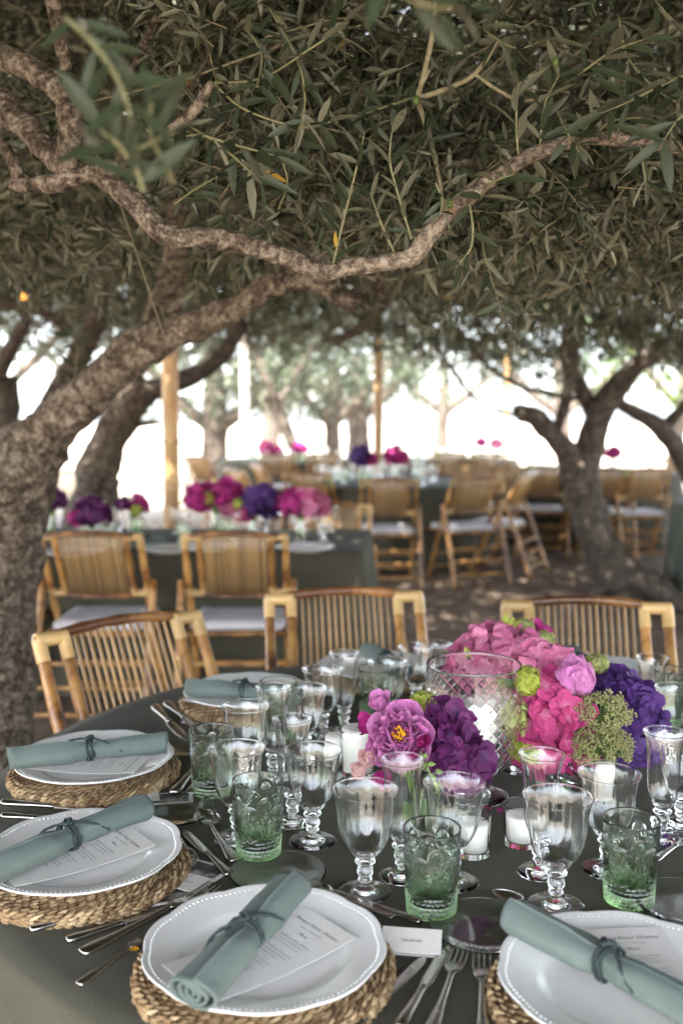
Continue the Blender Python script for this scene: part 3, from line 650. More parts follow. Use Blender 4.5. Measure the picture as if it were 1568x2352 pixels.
HS = [([(765, 605, 1.98), (790, 500, 1.96), (815, 400, 1.94), (838, 300, 1.92)], 8, .05),
      ([(905, 580, 1.96), (870, 500, 1.93), (850, 440, 1.92)], 5, .055),
      ([(945, 550, 1.95), (915, 450, 1.93), (895, 370, 1.92), (900, 300, 1.92)], 6, .055),
      ([(1075, 460, 1.93), (1085, 520, 1.9), (1080, 570, 1.88), (1050, 610, 1.88)], 4, .05),
      ([(1000, 420, 1.9), (1015, 460, 1.88), (1010, 490, 1.86)], 3, .05),
      ([(1190, 360, 1.92), (1185, 280, 1.9), (1190, 180, 1.9)], 4, .065),
      ([(1470, 335, 1.9), (1475, 370, 1.86), (1482, 420, 1.85)], 3, .055),
      ([(330, 345, 2.05), (440, 310, 1.9), (530, 330, 1.85), (640, 360, 1.8)], 6, .065),
      ([(420, 280, 2.0), (500, 330, 1.9), (560, 380, 1.85), (600, 420, 1.8)], 6, .065),
      ([(490, 190, 1.95), (600, 180, 1.9), (700, 120, 1.85), (790, 60, 1.85)], 7, .07),
      ([(490, 190, 1.95), (560, 250, 1.9), (680, 290, 1.85), (760, 280, 1.85)], 6, .065),
      ([(960, 220, 2.05), (900, 240, 1.95), (840, 260, 1.9)], 5, .065),
      ([(1260, 215, 2.0), (1330, 170, 1.9), (1400, 120, 1.85), (1480, 90, 1.8)], 7, .07),
      ([(1620, 150, 1.9), (1530, 190, 1.85), (1450, 230, 1.82), (1380, 260, 1.8)], 7, .075),
      ([(1640, 210, 1.8), (1560, 270, 1.75), (1520, 330, 1.72)], 5, .075),
      ([(1260, 215, 2.0), (1300, 300, 1.9), (1330, 350, 1.88)], 5, .06),
      ([(1100, 60, 2.0), (1180, 110, 1.9), (1250, 90, 1.85)], 6, .07),
      ([(620, 20, 2.0), (680, 130, 1.9), (700, 220, 1.85), (690, 300, 1.82)], 7, .06),
      ([(1420, 40, 2.0), (1440, 130, 1.95), (1500, 200, 1.9), (1560, 240, 1.85)], 7, .065),
      ([(560, 60, 2.0), (600, 120, 1.9), (590, 200, 1.85)], 5, .06),
      ([(1240, 330, 1.92), (1250, 240, 1.9), (1285, 170, 1.88)], 5, .06),
      ([(640, 480, 2.1), (660, 420, 2.0), (650, 360, 1.95), (690, 330, 1.9)], 5, .055),
      ([(1350, 330, 1.92), (1400, 280, 1.88), (1470, 270, 1.85)], 5, .065),
      ([(390, 760, 3.0), (330, 640, 2.9), (220, 570, 2.8), (90, 500, 2.7), (0, 430, 2.6)], 7, .05),
      ([(150, 940, 3.3), (170, 870, 3.3), (178, 800, 3.25), (165, 770, 3.2)], 5, .07),
      ([(505, 700, 2.9), (470, 630, 2.85), (440, 585, 2.8)], 4, .06),
      ([(545, 690, 2.85), (530, 620, 2.8), (505, 540, 2.75), (520, 470, 2.7)], 5, .06),
      ([(400, 470, 2.05), (440, 440, 2.0), (500, 405, 1.95)], 4, .05),
      ([(1100, 460, 1.93), (1130, 420, 1.85), (1180, 400, 1.8)], 3, .06),
      # blurred twigs right in front of the lens
      ([(150, 40, .80), (215, 100, .78), (275, 190, .77), (310, 300, .76)], 7, .05),
      ([(400, 420, .84), (370, 360, .81), (345, 300, .8), (350, 220, .79)], 5, .052),
      ([(200, 330, .86), (260, 350, .82), (320, 340, .8), (400, 300, .8)], 7, .05),
      ([(330, 440, .80), (310, 380, .79), (270, 330, .78), (230, 300, .78)], 5, .052),
      ([(860, -70, .72), (960, 5, .7), (1060, 20, .7)], 4, .05)]
for i, (p, n, s_) in enumerate(HS): hero_sprig(p, int(n * 1.5 + .5) if p[0][2] > 1 else n, s_, 1.0, 100 + i)
# olives
M['olive_fruit'] = mat_noise('olive_fruit', [(.3, (.05, .085, .02)), (.7, (.08, .12, .03))], 60, .4)
def olives():
    for (u, v, Y) in [(1033, 468, 1.9), (955, 230, 1.9), (1275, 142, 1.85)]:
        MB().ball((0, 0, 0), (.005, .005, .0075), 10, 7).build('olive', 'olive_fruit', TA).location = W(u, v, fy(Y)) - Vector(TA.location)
olives()

# ================================================================== FAR TREES
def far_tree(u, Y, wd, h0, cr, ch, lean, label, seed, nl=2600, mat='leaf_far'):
    base = T(u, 1176, 0); base = Vector(((u - 784) / FPX * Y, Y, 0))
    t = thing('far_tree', base, 0, label, 'tree', 'trees beyond the grove')
    r = px(wd, Y) / 2
    P, rr = catmull([(0, 0, -.02), (lean * .4, 0, h0 * .4), (lean, 0, h0), (lean * 1.5, .1, h0 + ch * .4)], [r * 1.4, r, r * .85, r * .4], 5)
    MB().tube(P, rr, 10, True, knobby(seed, .12)).build('trunk', 'bark_dark', t)
    for s_ in (-1, 1):
        P, rr = catmull([(lean * .8, 0, h0 * .75), (lean + s_ * cr * .35, 0, h0 + ch * .15), (lean + s_ * cr * .6, 0, h0 + ch * .5)], [r * .6, r * .45, r * .2], 4)
        MB().tube(P, rr, 8, True, knobby(seed + 1, .1)).build('bough', 'bark_dark', t)
    n = nl // 8
    d = unit(rng.normal(0, 1, (n, 3))); rad = rng.uniform(.55, 1.0, (n, 1)) * (1 + .25 * np.sin(d[:, :1] * 5 + seed) * np.cos(d[:, 2:] * 4 + seed))
    Pn = d * rad * np.array([cr, cr, ch * .6]) + np.array([lean, 0, h0 + ch * .55])
    lv, tw = sprigs(Pn, unit(d + rng.normal(0, .5, (n, 3))), rng.uniform(.3, .6, n), 4, .16, .38)
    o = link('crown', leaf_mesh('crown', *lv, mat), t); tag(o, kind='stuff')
far_tree(490, 19, 64, 1.45, 2.6, 2.6, .05, 'pale olive tree with thick straight trunk beyond the white pole', 61, 6000)
far_tree(715, 17, 30, 2.0, 1.8, 2.0, -.75, 'slender leaning olive tree beyond the middle table', 62, 3600)
far_tree(760, 20, 40, 1.6, 2.2, 2.2, .05, 'dark straight olive trunk just left of the thin bamboo pole', 63, 4600)
far_tree(828, 23, 56, 1.7, 2.6, 2.4, -.1, 'pale wide olive trunk right beside the thin bamboo pole', 64, 5000)
far_tree(1010, 30, 30, 1.9, 3.4, 3.0, .1, 'distant olive tree right of the thin bamboo pole', 65, 3600)
far_tree(250, 30, 40, 1.9, 3.6, 3.2, .2, 'distant olive tree in the white light at left', 66, 3600)
far_tree(-20, 17, 40, 2.2, 2.8, 2.6, .1, 'sunlit olive tree beyond the left edge trunk', 67, 3600)
far_tree(1300, 27, 36, 1.8, 3.2, 3.0, -.2, 'distant olive tree seen between the boughs of the forked tree', 68, 3600)
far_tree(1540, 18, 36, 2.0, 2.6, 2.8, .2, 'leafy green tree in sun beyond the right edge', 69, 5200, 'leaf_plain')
far_tree(620, 40, 40, 2.0, 5, 4, .1, 'rounded tree farthest off behind the tables', 70, 3600)

# ================================================================== BAMBOO POLES
def pole(u, v, Y, wd, mat, label, top=2.9):
    x = (u - 784) / FPX * Y; t = thing('bamboo_pole', (x, Y, 0), 0, label, 'pole', 'poles standing in the grove'); r = px(wd, Y) / 2
    z, P, rr = 0, [], []
    k = 0
    while z < top:
        P += [(.012 * math.sin(z), 0, z), (.012 * math.sin(z + .27), 0, z + .27), (.012 * math.sin(z + .285), 0, z + .285), (.012 * math.sin(z + .3), 0, z + .3)]
        rr += [r, r * .985, r * 1.06, r * 1.0]; z += .31; k += 1
    MB().tube(P, rr, 16).build('shaft', mat, t)
    for j in range(1, int(top / .62)):
        MB().lathe([(r * 1.0, 0), (r * 1.09, .008), (r * 1.09, .02), (r * 1.0, .028)], 16).build('node_ring', mat, t).location = (.012 * math.sin(j * .62), 0, j * .62 - .03)
M['pole_white'] = mat_noise('whitewashed_pole', [(.3, (.6, .52, .45)), (.7, (.72, .65, .58))], 12, .7)
pole(390, 1000, 6.6, 38, 'pole', 'thick tan bamboo pole standing behind the left flower table', 2.6)
pole(866, 900, 12.2, 22, 'pole', 'thin tan bamboo pole standing behind the middle table', 2.9)
pole(562, 900, 15.5, 20, 'pole_white', 'whitish pole between the bamboo pole and the distant trunks', 3.0)
pole(1160, 900, 21, 12, 'pole', 'far thin pole seen left of the forked olive tree', 3.0)
# string-light bulb
def bulb(u, v, Y, label):
    p = W(u, v, Y); t = thing('hanging_bulb', p, 0, label, 'light bulb', 'string light bulbs in the trees')
    m = bpy.data.materials.get('lit_bulb')
    if not m:
        m, n, l, b = new_mat('lit_bulb'); b.inputs['Emission Color'].default_value = (1, .42, .07, 1); b.inputs['Emission Strength'].default_value = .3
        b.inputs['Base Color'].default_value = (.9, .6, .3, 1)
    MB().lathe([(.0005, -.03), (.012, -.026), (.02, -.012), (.021, 0), (.015, .018), (.010, .028)], 14, cap1=True).build('globe', m, t)
    MB().lathe([(.0105, .027), (.012, .03), (.012, .055), (.006, .06)], 12, cap0=True, cap1=True).build('socket', 'cord', t)
    MB().tube([(0, 0, .058), (.004, 0, .2), (0, .01, .45)], .003, 6).build('cable', 'cord', t)
bulb(53, 682, 5.4, 'small glowing amber bulb hanging in the leaves at left')
# ================================================================== CHAIRS
def chair_mesh_set():
    S = {}
    def bam(p0, p1, r, seg=10, nodes=4, bow=None, taper=1.0):
        b = MB(); p0, p1 = Vector(p0), Vector(p1); n = nodes * 3 + 1; P, rr = [], []
        for i in range(n):
            t = i / (n - 1); q = p0.lerp(p1, t)
            if bow: q += Vector(bow) * (1 - (2 * t - 1) ** 2)
            P.append(q); rr.append(r * (1.16 if i % 3 == 0 and 0 < i < n - 1 else (.97 if i % 3 == 1 else 1.0)) * (1 + (taper - 1) * t))
        P = [P[0] + (P[0] - P[1]).normalized() * r * .25] + P + [P[-1] + (P[-1] - P[-2]).normalized() * r * .25]; rr = [r * .7] + rr + [r * .7]
        return b.tube(P, rr, seg)
    def yp(z): return -.05 + .47 * (1 - z / .88)      # reclined post line
    S['yp'] = yp
    S['post'] = [bam((s * .222, yp(.875), .875), (s * .222, yp(.0), .0), .0155, nodes=5).mesh('post', 'bamboo') for s in (-1, 1)]
    S['leg'] = [bam((s * .254, yp(.655) + .004, .655), (s * .254, -.17, .0), .0155, nodes=4).mesh('leg', 'bamboo') for s in (-1, 1)]
    S['upright'] = [bam((s * .158, yp(.875), .868), (s * .158, yp(.585), .585), .0145, nodes=2).mesh('upright', 'bamboo') for s in (-1, 1)]
    S['top_rail'] = bam((-.215, yp(.872), .868), (.215, yp(.872), .868), .013, nodes=4, bow=(0, -.012, .018)).mesh('top_rail', 'bamboo_dark')
    S['bottom_rail'] = bam((-.215, yp(.59), .592), (.215, yp(.59), .592), .012, nodes=4, bow=(0, -.01, -.014)).mesh('bottom_rail', 'bamboo_dark')
    S['slat'] = MB().tube([(0, yp(.872) - .008, .876), (0, yp(.73) - .008, .73), (0, yp(.59) - .008, .588)], .0045, 6).mesh('slat', 'slat')
    def wrap(p0, p1, r):
        p0, p1 = Vector(p0), Vector(p1); n = 13; b = MB()
        P = [p0.lerp(p1, i / (n - 1)) for i in range(n)]; return b.tube(P, [r * (1.0 if i % 2 else .93) for i in range(n)], 10)
    def corner(s, z0, dz):
        b = wrap((s * .150, yp(z0), z0), (s * .232, yp(z0), z0), .0185)
        b2 = wrap((s * .222, yp(z0), z0), (s * .222, yp(z0 + dz), z0 + dz), .0178); b.add(b2.V, b2.F)
        b3 = wrap((s * .158, yp(z0), z0), (s * .158, yp(z0 + dz), z0 + dz), .0168); b.add(b3.V, b3.F); return b.mesh('cane_wrapping', 'cane')
    S['cane_wrapping'] = [corner(-1, .868, -.05), corner(1, .868, -.05), corner(-1, .592, .03), corner(1, .592, .03)]
    S['rung'] = [bam((-.254, y, z), (.254, y, z), .0095, 8, 3).mesh('rung', 'bamboo') for y, z in
                 [(-.17 + .244 * .09 / .655, .09), (-.17 + .244 * .2 / .655, .2), (-.17 + .244 * .3 / .655, .3)]] + \
                [bam((-.222, yp(z), z), (.222, yp(z), z), .0095, 8, 3).mesh('rung', 'bamboo') for z in (.1, .22)]
    b = bam((-.222, .03, .415), (-.222, .43, .425), .013, 8, 2); b2 = bam((.222, .03, .415), (.222, .43, .425), .013, 8, 2); b.add(b2.V, b2.F)
    for y in (.035, .42):
        b2 = bam((-.222, y, .418), (.222, y, .418), .013, 8, 2); b.add(b2.V, b2.F)
    S['seat_frame'] = b.mesh('seat_frame', 'bamboo')
    # cushion: rounded slab
    V, F, n = [], [], 12
    for L_, (zz, ins) in enumerate([(.432, .012), (.438, .0), (.458, .0), (.470, .014), (.474, .06)]):
        for k in range(40):
            a = 2 * math.pi * k / 40; c, s = math.cos(a), math.sin(a); e = .22
            x = (.215 - ins) * math.copysign(abs(c) ** e, c); y = .23 + (.205 - ins) * math.copysign(abs(s) ** e, s)
            V.append((x, y, zz + .003 * math.sin(9 * x * 6 + y * 31)))
    for i in range(4):
        for k in range(40): F.append((i * 40 + k, i * 40 + (k + 1) % 40, (i + 1) * 40 + (k + 1) % 40, (i + 1) * 40 + k))
    F.append(tuple(range(39, -1, -1))); F.append(tuple(range(160, 200)))
    S['cushion'] = MB().add(V, F).mesh('cushion', 'cushion')
    return S
CS = chair_mesh_set()
def chair(x, y, yaw, label, group=None, nslat=14, slatw=.272, tilt=0):
    t = thing('bamboo_folding_chair', (x, y, 0), R(yaw), label, 'chair', group)
    for k in ('post', 'leg', 'upright', 'cane_wrapping', 'rung'):
        for me in CS[k]: link(k, me, t)
    for k in ('top_rail', 'bottom_rail', 'seat_frame', 'cushion'): link(k, CS[k], t)
    for i in range(nslat):
        q = (i + .5) / nslat * 2 - 1
        o = link('slat', CS['slat'], t, (q * slatw / 2 * (1 + random.uniform(-.012, .012)), -.006 * (1 - q * q), .016 * (1 - q * q) * .3))
        if nslat > 16: o.scale = (1.15, 1, 1)
    return t
def XY(u, Y): return ((u - 784) / FPX * (Y * cp + .55 * sp_), Y)
G1, G2 = 'chairs around the foreground table', 'chairs at the left flower table'
x, y = XY(300, 2.46); chair(x, y, 221, 'bamboo chair turned askew at the left side of the foreground table', G1)
x, y = XY(795, 2.86); chair(x, y, 187, 'bamboo chair across the foreground table behind the green folded napkin', G1)
x, y = XY(1350, 2.72); chair(x, y, 174, 'bamboo chair across the foreground table behind the pink flowers', G1)
G3 = 'chairs at the tables further back'
x, y = XY(213, 4.40); chair(x, y, -2, 'bamboo chair with white cushion beside the big left olive trunk', G2, 20)
x, y = XY(541, 4.40); chair(x, y, 1, 'bamboo chair with white cushion at the middle of the left flower table', G2, 20)
x, y = XY(-55, 4.5); chair(x, y, 2, 'bamboo chair almost wholly behind the big left olive trunk', G2, 20)
x, y = XY(760, 5.75); chair(x, y, 176, 'bamboo chair behind the right end of the left flower table', G2, 20)
x, y = XY(893, 8.05); chair(x, y, 2, 'bamboo chair with back to us at the middle round table', G3, 20)
x, y = XY(1090, 8.25); chair(x, y, 20, 'bamboo chair turned slightly left at the right of the middle round table', G3, 20)
x, y = XY(1200, 8.7); chair(x, y, 62, 'bamboo chair seen from its side, rightmost at the middle round table', G3, 20)
x, y = XY(708, 8.9); chair(x, y, -18, 'bamboo chair left of the middle round table, above the magenta flowers', G3, 20)
x, y = XY(600, 10.2); chair(x, y, -70, 'bamboo chair at the left side of the middle round table', G3, 20)
x, y = XY(548, 9.4); chair(x, y, -60, 'bamboo chair half turned near the foot of the white pole', G3, 20)
x, y = XY(150, 9.0); chair(x, y, 172, 'lone bamboo chair between the two left olive trunks', G3, 20)
x, y = XY(1075, 11.2); chair(x, y, 165, 'bamboo chair facing us on the far right of the middle table', G3, 20)
x, y = XY(1150, 10.6); chair(x, y, 120, 'bamboo chair behind the sideways one, left of the forked trunk', G3, 20)
x, y = XY(1395, 9.6); chair(x, y, -4, 'bamboo chair just right of the forked olive trunk', G3, 20)
x, y = XY(1482, 9.5); chair(x, y, 3, 'bamboo chair with white seat right of the forked tree', G3, 20)
x, y = XY(1245, 9.9); chair(x, y, -8, 'bamboo chair half hidden behind the forked olive trunk', G3, 20)
x, y = XY(1120, 13.2); chair(x, y, -5, 'bamboo chair at the far table left of the forked tree', G3, 20)
x, y = XY(1030, 13.4); chair(x, y, 3, 'bamboo chair at the far table right of the thin pole', G3, 20)
x, y = XY(640, 12.9); chair(x, y, 4, 'bamboo chair with back to us at the far left table', G3, 20)
x, y = XY(745, 13.0); chair(x, y, -6, 'bamboo chair at the right of the far left table', G3, 20)
x, y = XY(455, 12.2); chair(x, y, -40, 'bamboo chair in bright light right of the thick bamboo pole', G3, 20)
x, y = XY(1560, 12.0); chair(x, y, 10, 'bamboo chair in bright light at the far right edge', G3, 20)

# ================================================================== TABLES
TX, TY, TZ, TR = .27, 1.76, .75, .90
def round_cloth(R_, H, drop, seed, seg=160, folds=15):
    r = random.Random(seed); ph = [r.uniform(0, 6.28) for _ in range(6)]; V, F = [], []
    rows = []
    for q in (0.0, .3, .6, .85, .97): rows.append((R_ * q, H, 0))
    rows += [(R_ + .004, H - .004, 0), (R_ + .010, H - .016, .02)]
    for k in range(1, 12): rows.append((R_ + .010 + .012 * k / 11, H - .016 - (drop - .016) * k / 11, (k / 11) ** .8))
    for i, (rr, z, f) in enumerate(rows):
        for k in range(seg):
            a = 2 * math.pi * k / seg
            wv = math.sin(folds * a + ph[0] + .8 * math.sin(3 * a + ph[1])) * .5 + .35 * math.sin(folds * .63 * a // 1 * 0 + (folds - 4) * a + ph[2]) + .25 * math.sin(2 * folds * a + ph[3])
            rad = rr + f * (.055 * wv + .03)
            zz = z + (0.0006 * math.sin(5 * a + i * 2) if i < 5 else 0)
            V.append((rad * math.cos(a), rad * math.sin(a), zz))
    n = len(rows)
    for i in range(n - 1):
        for k in range(seg): F.append((i * seg + k, (i + 1) * seg + k, (i + 1) * seg + (k + 1) % seg, i * seg + (k + 1) % seg))
    return MB().add(V, F)
def table_legs(t, pts, H):
    for (x, y) in pts:
        MB().tube([(x, y, 0), (x, y, H - .05)], [.022, .026], 10).build('leg', 'bamboo_dark', t)
def round_table(x, y, R_, label, seed, mat='cloth'):
    t = thing('round_table', (x, y, 0), 0, label, 'table', 'cloth covered tables')
    round_cloth(R_, TZ, .735, seed).build('tablecloth', mat, t)
    MB().lathe([(R_ * .2, TZ - .034), (R_ - .006, TZ - .034), (R_ - .004, TZ - .006), (R_ * .2, TZ - .006)], 48, cap0=True, cap1=True).build('tabletop', 'bamboo_dark', t, False)
    table_legs(t, [(R_ * .5 * math.cos(a), R_ * .5 * math.sin(a)) for a in (.8, 2.4, 4.0, 5.5)], TZ)
    return t
def rect_table(x, y, rz, L_, Wd, label, seed, mat='cloth'):
    t = thing('long_table', (x, y, 0), R(rz), label, 'table', 'cloth covered tables')
    r = random.Random(seed); seg = 200; V, F = [], []
    per = 2 * (L_ + Wd)
    def edge(s_):
        s_ = s_ % per
        if s_ < L_: return (-L_ / 2 + s_, -Wd / 2, 0, -1)
        s_ -= L_
        if s_ < Wd: return (L_ / 2, -Wd / 2 + s_, 1, 0)
        s_ -= Wd
        if s_ < L_: return (L_ / 2 - s_, Wd / 2, 0, 1)
        s_ -= L_
        return (-L_ / 2, Wd / 2 - s_, -1, 0)
    rows = [(.5, TZ, 0), (.96, TZ, 0), (1, TZ, 0)]
    for q, z, _ in rows:
        for k in range(seg):
            ex, ey, _, _ = edge(per * k / seg); V.append((ex * q, ey * q, z))
    for j in range(1, 12):
        f = j / 11; z = TZ - .006 - (TZ - .02) * f
        for k in range(seg):
            s0 = per * k / seg; ex, ey, nx, ny = edge(s0); wv = math.sin(s0 * 17 + 1.3 * math.sin(s0 * 3.1 + seed)) * .5 + .4 * math.sin(s0 * 29 + 2 + seed)
            cx = max(0, abs(ex) - L_ / 2 + .12) * max(0, abs(ey) - Wd / 2 + .12) / .0144
            rad = .006 + .02 * f + .03 * f ** .8 * wv + .12 * f * cx
            if cx > .3: nx, ny = math.copysign(.7, ex), math.copysign(.7, ey)
            V.append((ex + nx * rad, ey + ny * rad, z))
    n = 14
    for i in range(n - 1):
        for k in range(seg): F.append((i * seg + k, (i + 1) * seg + k, (i + 1) * seg + (k + 1) % seg, i * seg + (k + 1) % seg))
    F.append(tuple(range(seg)))
    MB().add(V, F).build('tablecloth', mat, t)
    MB().box((0, 0, TZ - .02), (L_ - .01, Wd - .01, .028)).build('tabletop', 'bamboo_dark', t, False)
    table_legs(t, [(sx * (L_ / 2 - .12), sy * (Wd / 2 - .12)) for sx in (-1, 1) for sy in (-1, 1)], TZ)
    return t
round_table(TX, TY, TR, 'round foreground table under a dark olive linen cloth', 1)
rect_table(-1.17, 5.28, -4, 2.62, .90, 'long table with olive cloth and magenta flowers behind the near chairs', 2)
round_table(.45, 9.75, .95, 'round table with olive cloth in the middle distance, purple flowers on it', 3)
round_table(-.75, 14.4, 1.0, 'far round table with hot pink flowers in the bright light', 4)
round_table(2.75, 11.3, 1.05, 'dark clothed table behind the forked olive tree', 5)
round_table(1.55, 14.6, 1.0, 'far clothed table with small flowers left of the forked tree', 6)
round_table(3.42, 7.35, .92, 'pale sage cloth table cut off by the right edge', 7, 'cloth_grey')
# ================================================================== TABLEWARE
def glass_set(foot, stem, bowl_out, wall, name, ribs=10, amp=.012, seg=48):
    """one watertight glass skin split at shared rings: foot, stem, bowl (outer profile bottom-up)"""
    S = {}
    def rib(i, r, z, a): return (r * (1 + amp * math.cos(ribs * a)), z)
    S['foot'] = MB().lathe(foot, seg).mesh('foot', 'glass', True, 50)
    S['stem'] = MB().lathe(stem, 24).mesh('stem', 'glass')
    # smooth the outer profile
    P, _ = catmull([(r, 0, z) for r, z in bowl_out], [0] * len(bowl_out), 4)
    out = [(max(p.x, .0005), p.z) for p in P]
    rim_r, rim_z = out[-1]; z_in = bowl_out[0][1] + .006
    inner = []
    for r, z in reversed(out[:-1]):
        if z <= z_in + .002: break
        inner.append((max(r - wall, .0005), z))
    inner += [(inner[-1][0] * .55, z_in + .0008), (.0004, z_in)]
    prof = out[:-1] + [(rim_r - wall * .5 + wall * .62 * math.cos(q), rim_z + wall * .62 * math.sin(q)) for q in (-.3, .2, .7, 1.2, 1.6, 2.0, 2.5, 3.0, 3.4)] + inner
    no = len(out)
    def md(i, r, z, a):
        f = min(1, max(0, (z - bowl_out[0][1]) / .03)) * min(1, max(0, (rim_z - .012 - z) / .02))
        return (r * (1 + amp * f * (abs(math.cos(ribs * a / 2)) - .6)), z)
    S['bowl'] = MB().lathe(prof, seg, md).mesh('bowl', 'glass')
    return S
FOOT = [(.0004, .0012), (.030, .0008), (.0362, .0), (.0375, .0014), (.0365, .003), (.030, .0042), (.020, .0062), (.012, .0088), (.0078, .0115)]
STEM = [(.0078, .0115), (.0066, .014), (.0068, .0165), (.0098, .0185), (.0102, .0205), (.0078, .0225), (.0082, .0245), (.0108, .0285), (.0115, .0325), (.0106, .0368), (.0080, .0398), (.0074, .0415), (.0112, .0432), (.0145, .0452), (.0140, .0472), (.0098, .0490), (.0090, .0510)]
GOB = glass_set(FOOT, STEM, [(.0090, .051), (.0155, .0545), (.0235, .0630), (.0310, .0770), (.0362, .0950), (.0385, .1130), (.0400, .1270), (.0425, .1390), (.0462, .1480)], .0011, 'goblet', 12, .03, 144)
FOOT_F = [(r * .86, z) if z < .006 else (r, z) for r, z in FOOT]
FLU = glass_set(FOOT_F, STEM, [(.0090, .051), (.0130, .0545), (.0185, .0640), (.0226, .0800), (.0240, .1020), (.0246, .1240), (.0258, .1450), (.0283, .1600), (.0330, .1720)], .0011, 'flute', 10, .034, 120)
def tumbler_mesh():
    H, R0, R1 = .115, .0315, .0388; seg, nz = 150, 74
    def rel(a, z):
        h = 0.0
        if z < .030:                                   # rows of beads round the base
            row = z / .0062; k = int(row); n = 27; ph = (k % 2) * .5
            u = ((a / (2 * math.pi) * n + ph) % 1) - .5; v = (row % 1) - .5
            d2 = (u * u + v * v) / .23; h += .0022 * math.sqrt(max(0, 1 - d2))
        elif z < .104:
            m = 5; u = ((a / (2 * math.pi) * m) % 1 - .5) * (2 * math.pi / m) * .036; v = z - .058
            rho = math.hypot(u / .0205, v / .0275); th = math.atan2(v, u)
            if .88 < rho < 1.06: h += .0017 * math.sin((rho - .88) / .18 * math.pi)
            elif .72 < rho < .86: h += .0011 * math.sin((rho - .72) / .14 * math.pi)
            elif .16 < rho <= .70: h += .0013 * max(0, math.cos(14 * th)) * min(1, (rho - .16) / .15)
            elif rho <= .14: h += .0009
            elif rho > 1.08:
                u2 = ((a / (2 * math.pi) * m + .5) % 1 - .5) * (2 * math.pi / m) * .036; v2 = z - .086
                r2 = math.hypot(u2 / .012, v2 / .016)
                if .55 < r2 < 1: h += .0012 * math.sin((r2 - .55) / .45 * math.pi)
                elif r2 < .5: h += .0010 * max(0, math.cos(9 * math.atan2(v2, u2)))
        return h
    V, F = [], []; rows = 0
    prof = [(.0004, .0012), (R0 * .6, .0010), (R0 * .9, 0.0)]
    for r, z in prof:
        for k in range(seg):
            a = 2 * math.pi * k / seg; V.append((r * math.cos(a), r * math.sin(a), z))
        rows += 1
    for j in range(nz):
        z = .0012 + (H - .0012) * j / (nz - 1); r = R0 + (R1 - R0) * (z / H)
        for k in range(seg):
            a = 2 * math.pi * k / seg; q = r + rel(a, z); V.append((q * math.cos(a), q * math.sin(a), z))
        rows += 1
    for r, z in [(R1 - .0003, H + .0007), (R1 - .0010, H + .0011), (R1 - .0018, H + .0009), (R1 - .0024, H + .0002), (R1 - .0027, H - .001), (R1 - .0030, H - .004), (R1 - .0044, .07), (R0 - .0022, .024), (R0 - .006, .0165), (R0 * .5, .0145), (.0004, .0140)]:
        for k in range(seg):
            a = 2 * math.pi * k / seg; V.append((r * math.cos(a), r * math.sin(a), z))
        rows += 1
    for i in range(rows - 1):
        for k in range(seg): F.append((i * seg + k, i * seg + (k + 1) % seg, (i + 1) * seg + (k + 1) % seg, (i + 1) * seg + k))
    return MB().add(V, F).mesh('green_tumbler', 'glass_green', True, 60)
TUM = tumbler_mesh()
def stemware(kind, loc, label, group, scale=1.0, rz=0):
    S = GOB if kind == 'goblet' else FLU
    t = thing('wine_goblet' if kind == 'goblet' else 'champagne_flute', loc, rz, label, 'glass', group); t.scale = (scale,) * 3
    for k in ('foot', 'stem', 'bowl'): link(k, S[k], t)
    return t
def tumbler(loc, label, group, rz=0, scale=1.0):
    o = link('green_tumbler', TUM, None, loc, (0, 0, rz), scale); return tag(o, label, 'tumbler', group)
ZT = TZ + .0012
GG, GF, GT = 'stemmed goblets on the foreground table', 'flutes on the foreground table', 'green tumblers on the foreground table'
for u, v, s, lb in [
    (838, 2050, 1.0, 'goblet standing alone between the front plate and the votive, nearest the middle'),
    (1040, 2026, .98, 'goblet half behind the front green tumbler'),
    (1275, 2080, 1.03, 'large goblet in front of the right votive, nearest to us'),
    (1392, 1998, .98, 'goblet just behind the right green tumbler'),
    (718, 1932, .98, 'goblet just right of the left cluster, its foot fully seen'),
    (545, 1925, .98, 'goblet behind the left front green tumbler'),
    (1562, 1895, .96, 'goblet cut by the right edge beside the flute'),
    (566, 1795, .95, 'goblet behind the leftmost green tumbler'),
    (700, 1745, .95, 'goblet in the middle of the left glass cluster'),
    (742, 1690, .95, 'goblet at the back of the left cluster beside the flute'),
    (890, 1668, .95, 'goblet behind the open pink peony'),
    (955, 1622, .92, 'left one of the paired goblets behind the cut glass vase'),
    (996, 1612, .92, 'right one of the paired goblets behind the cut glass vase'),
    (1195, 1768, .95, 'goblet whose foot shows between the two bouquets'),
    (1545, 1745, .95, 'goblet at the right edge behind the violet hydrangea')]:
    stemware('goblet', T(u, v, ZT).xy.to_3d() + Vector((0, 0, ZT)), lb, GG, s, random.uniform(0, 6))
for u, v, s, lb in [
    (922, 2012, 1.0, 'slim flute in front of the peony bouquet'),
    (1238, 2003, 1.02, 'flute behind the large goblet, below the hot pink hydrangea'),
    (1518, 1928, 1.0, 'slim flute alone at the right beside the violet hydrangea'),
    (672, 1888, 1.0, 'flute leaning out of the left cluster beside the lone goblet'),
    (628, 1790, 1.0, 'flute at the centre of the left glass cluster'),
    (790, 1682, .98, 'flute at the back of the left cluster, left of the candles'),
    (1492, 1700, 1.0, 'flute behind the violet hydrangea at right')]:
    stemware('flute', T(u, v, ZT).xy.to_3d() + Vector((0, 0, ZT)), lb, GF, s, random.uniform(0, 6))
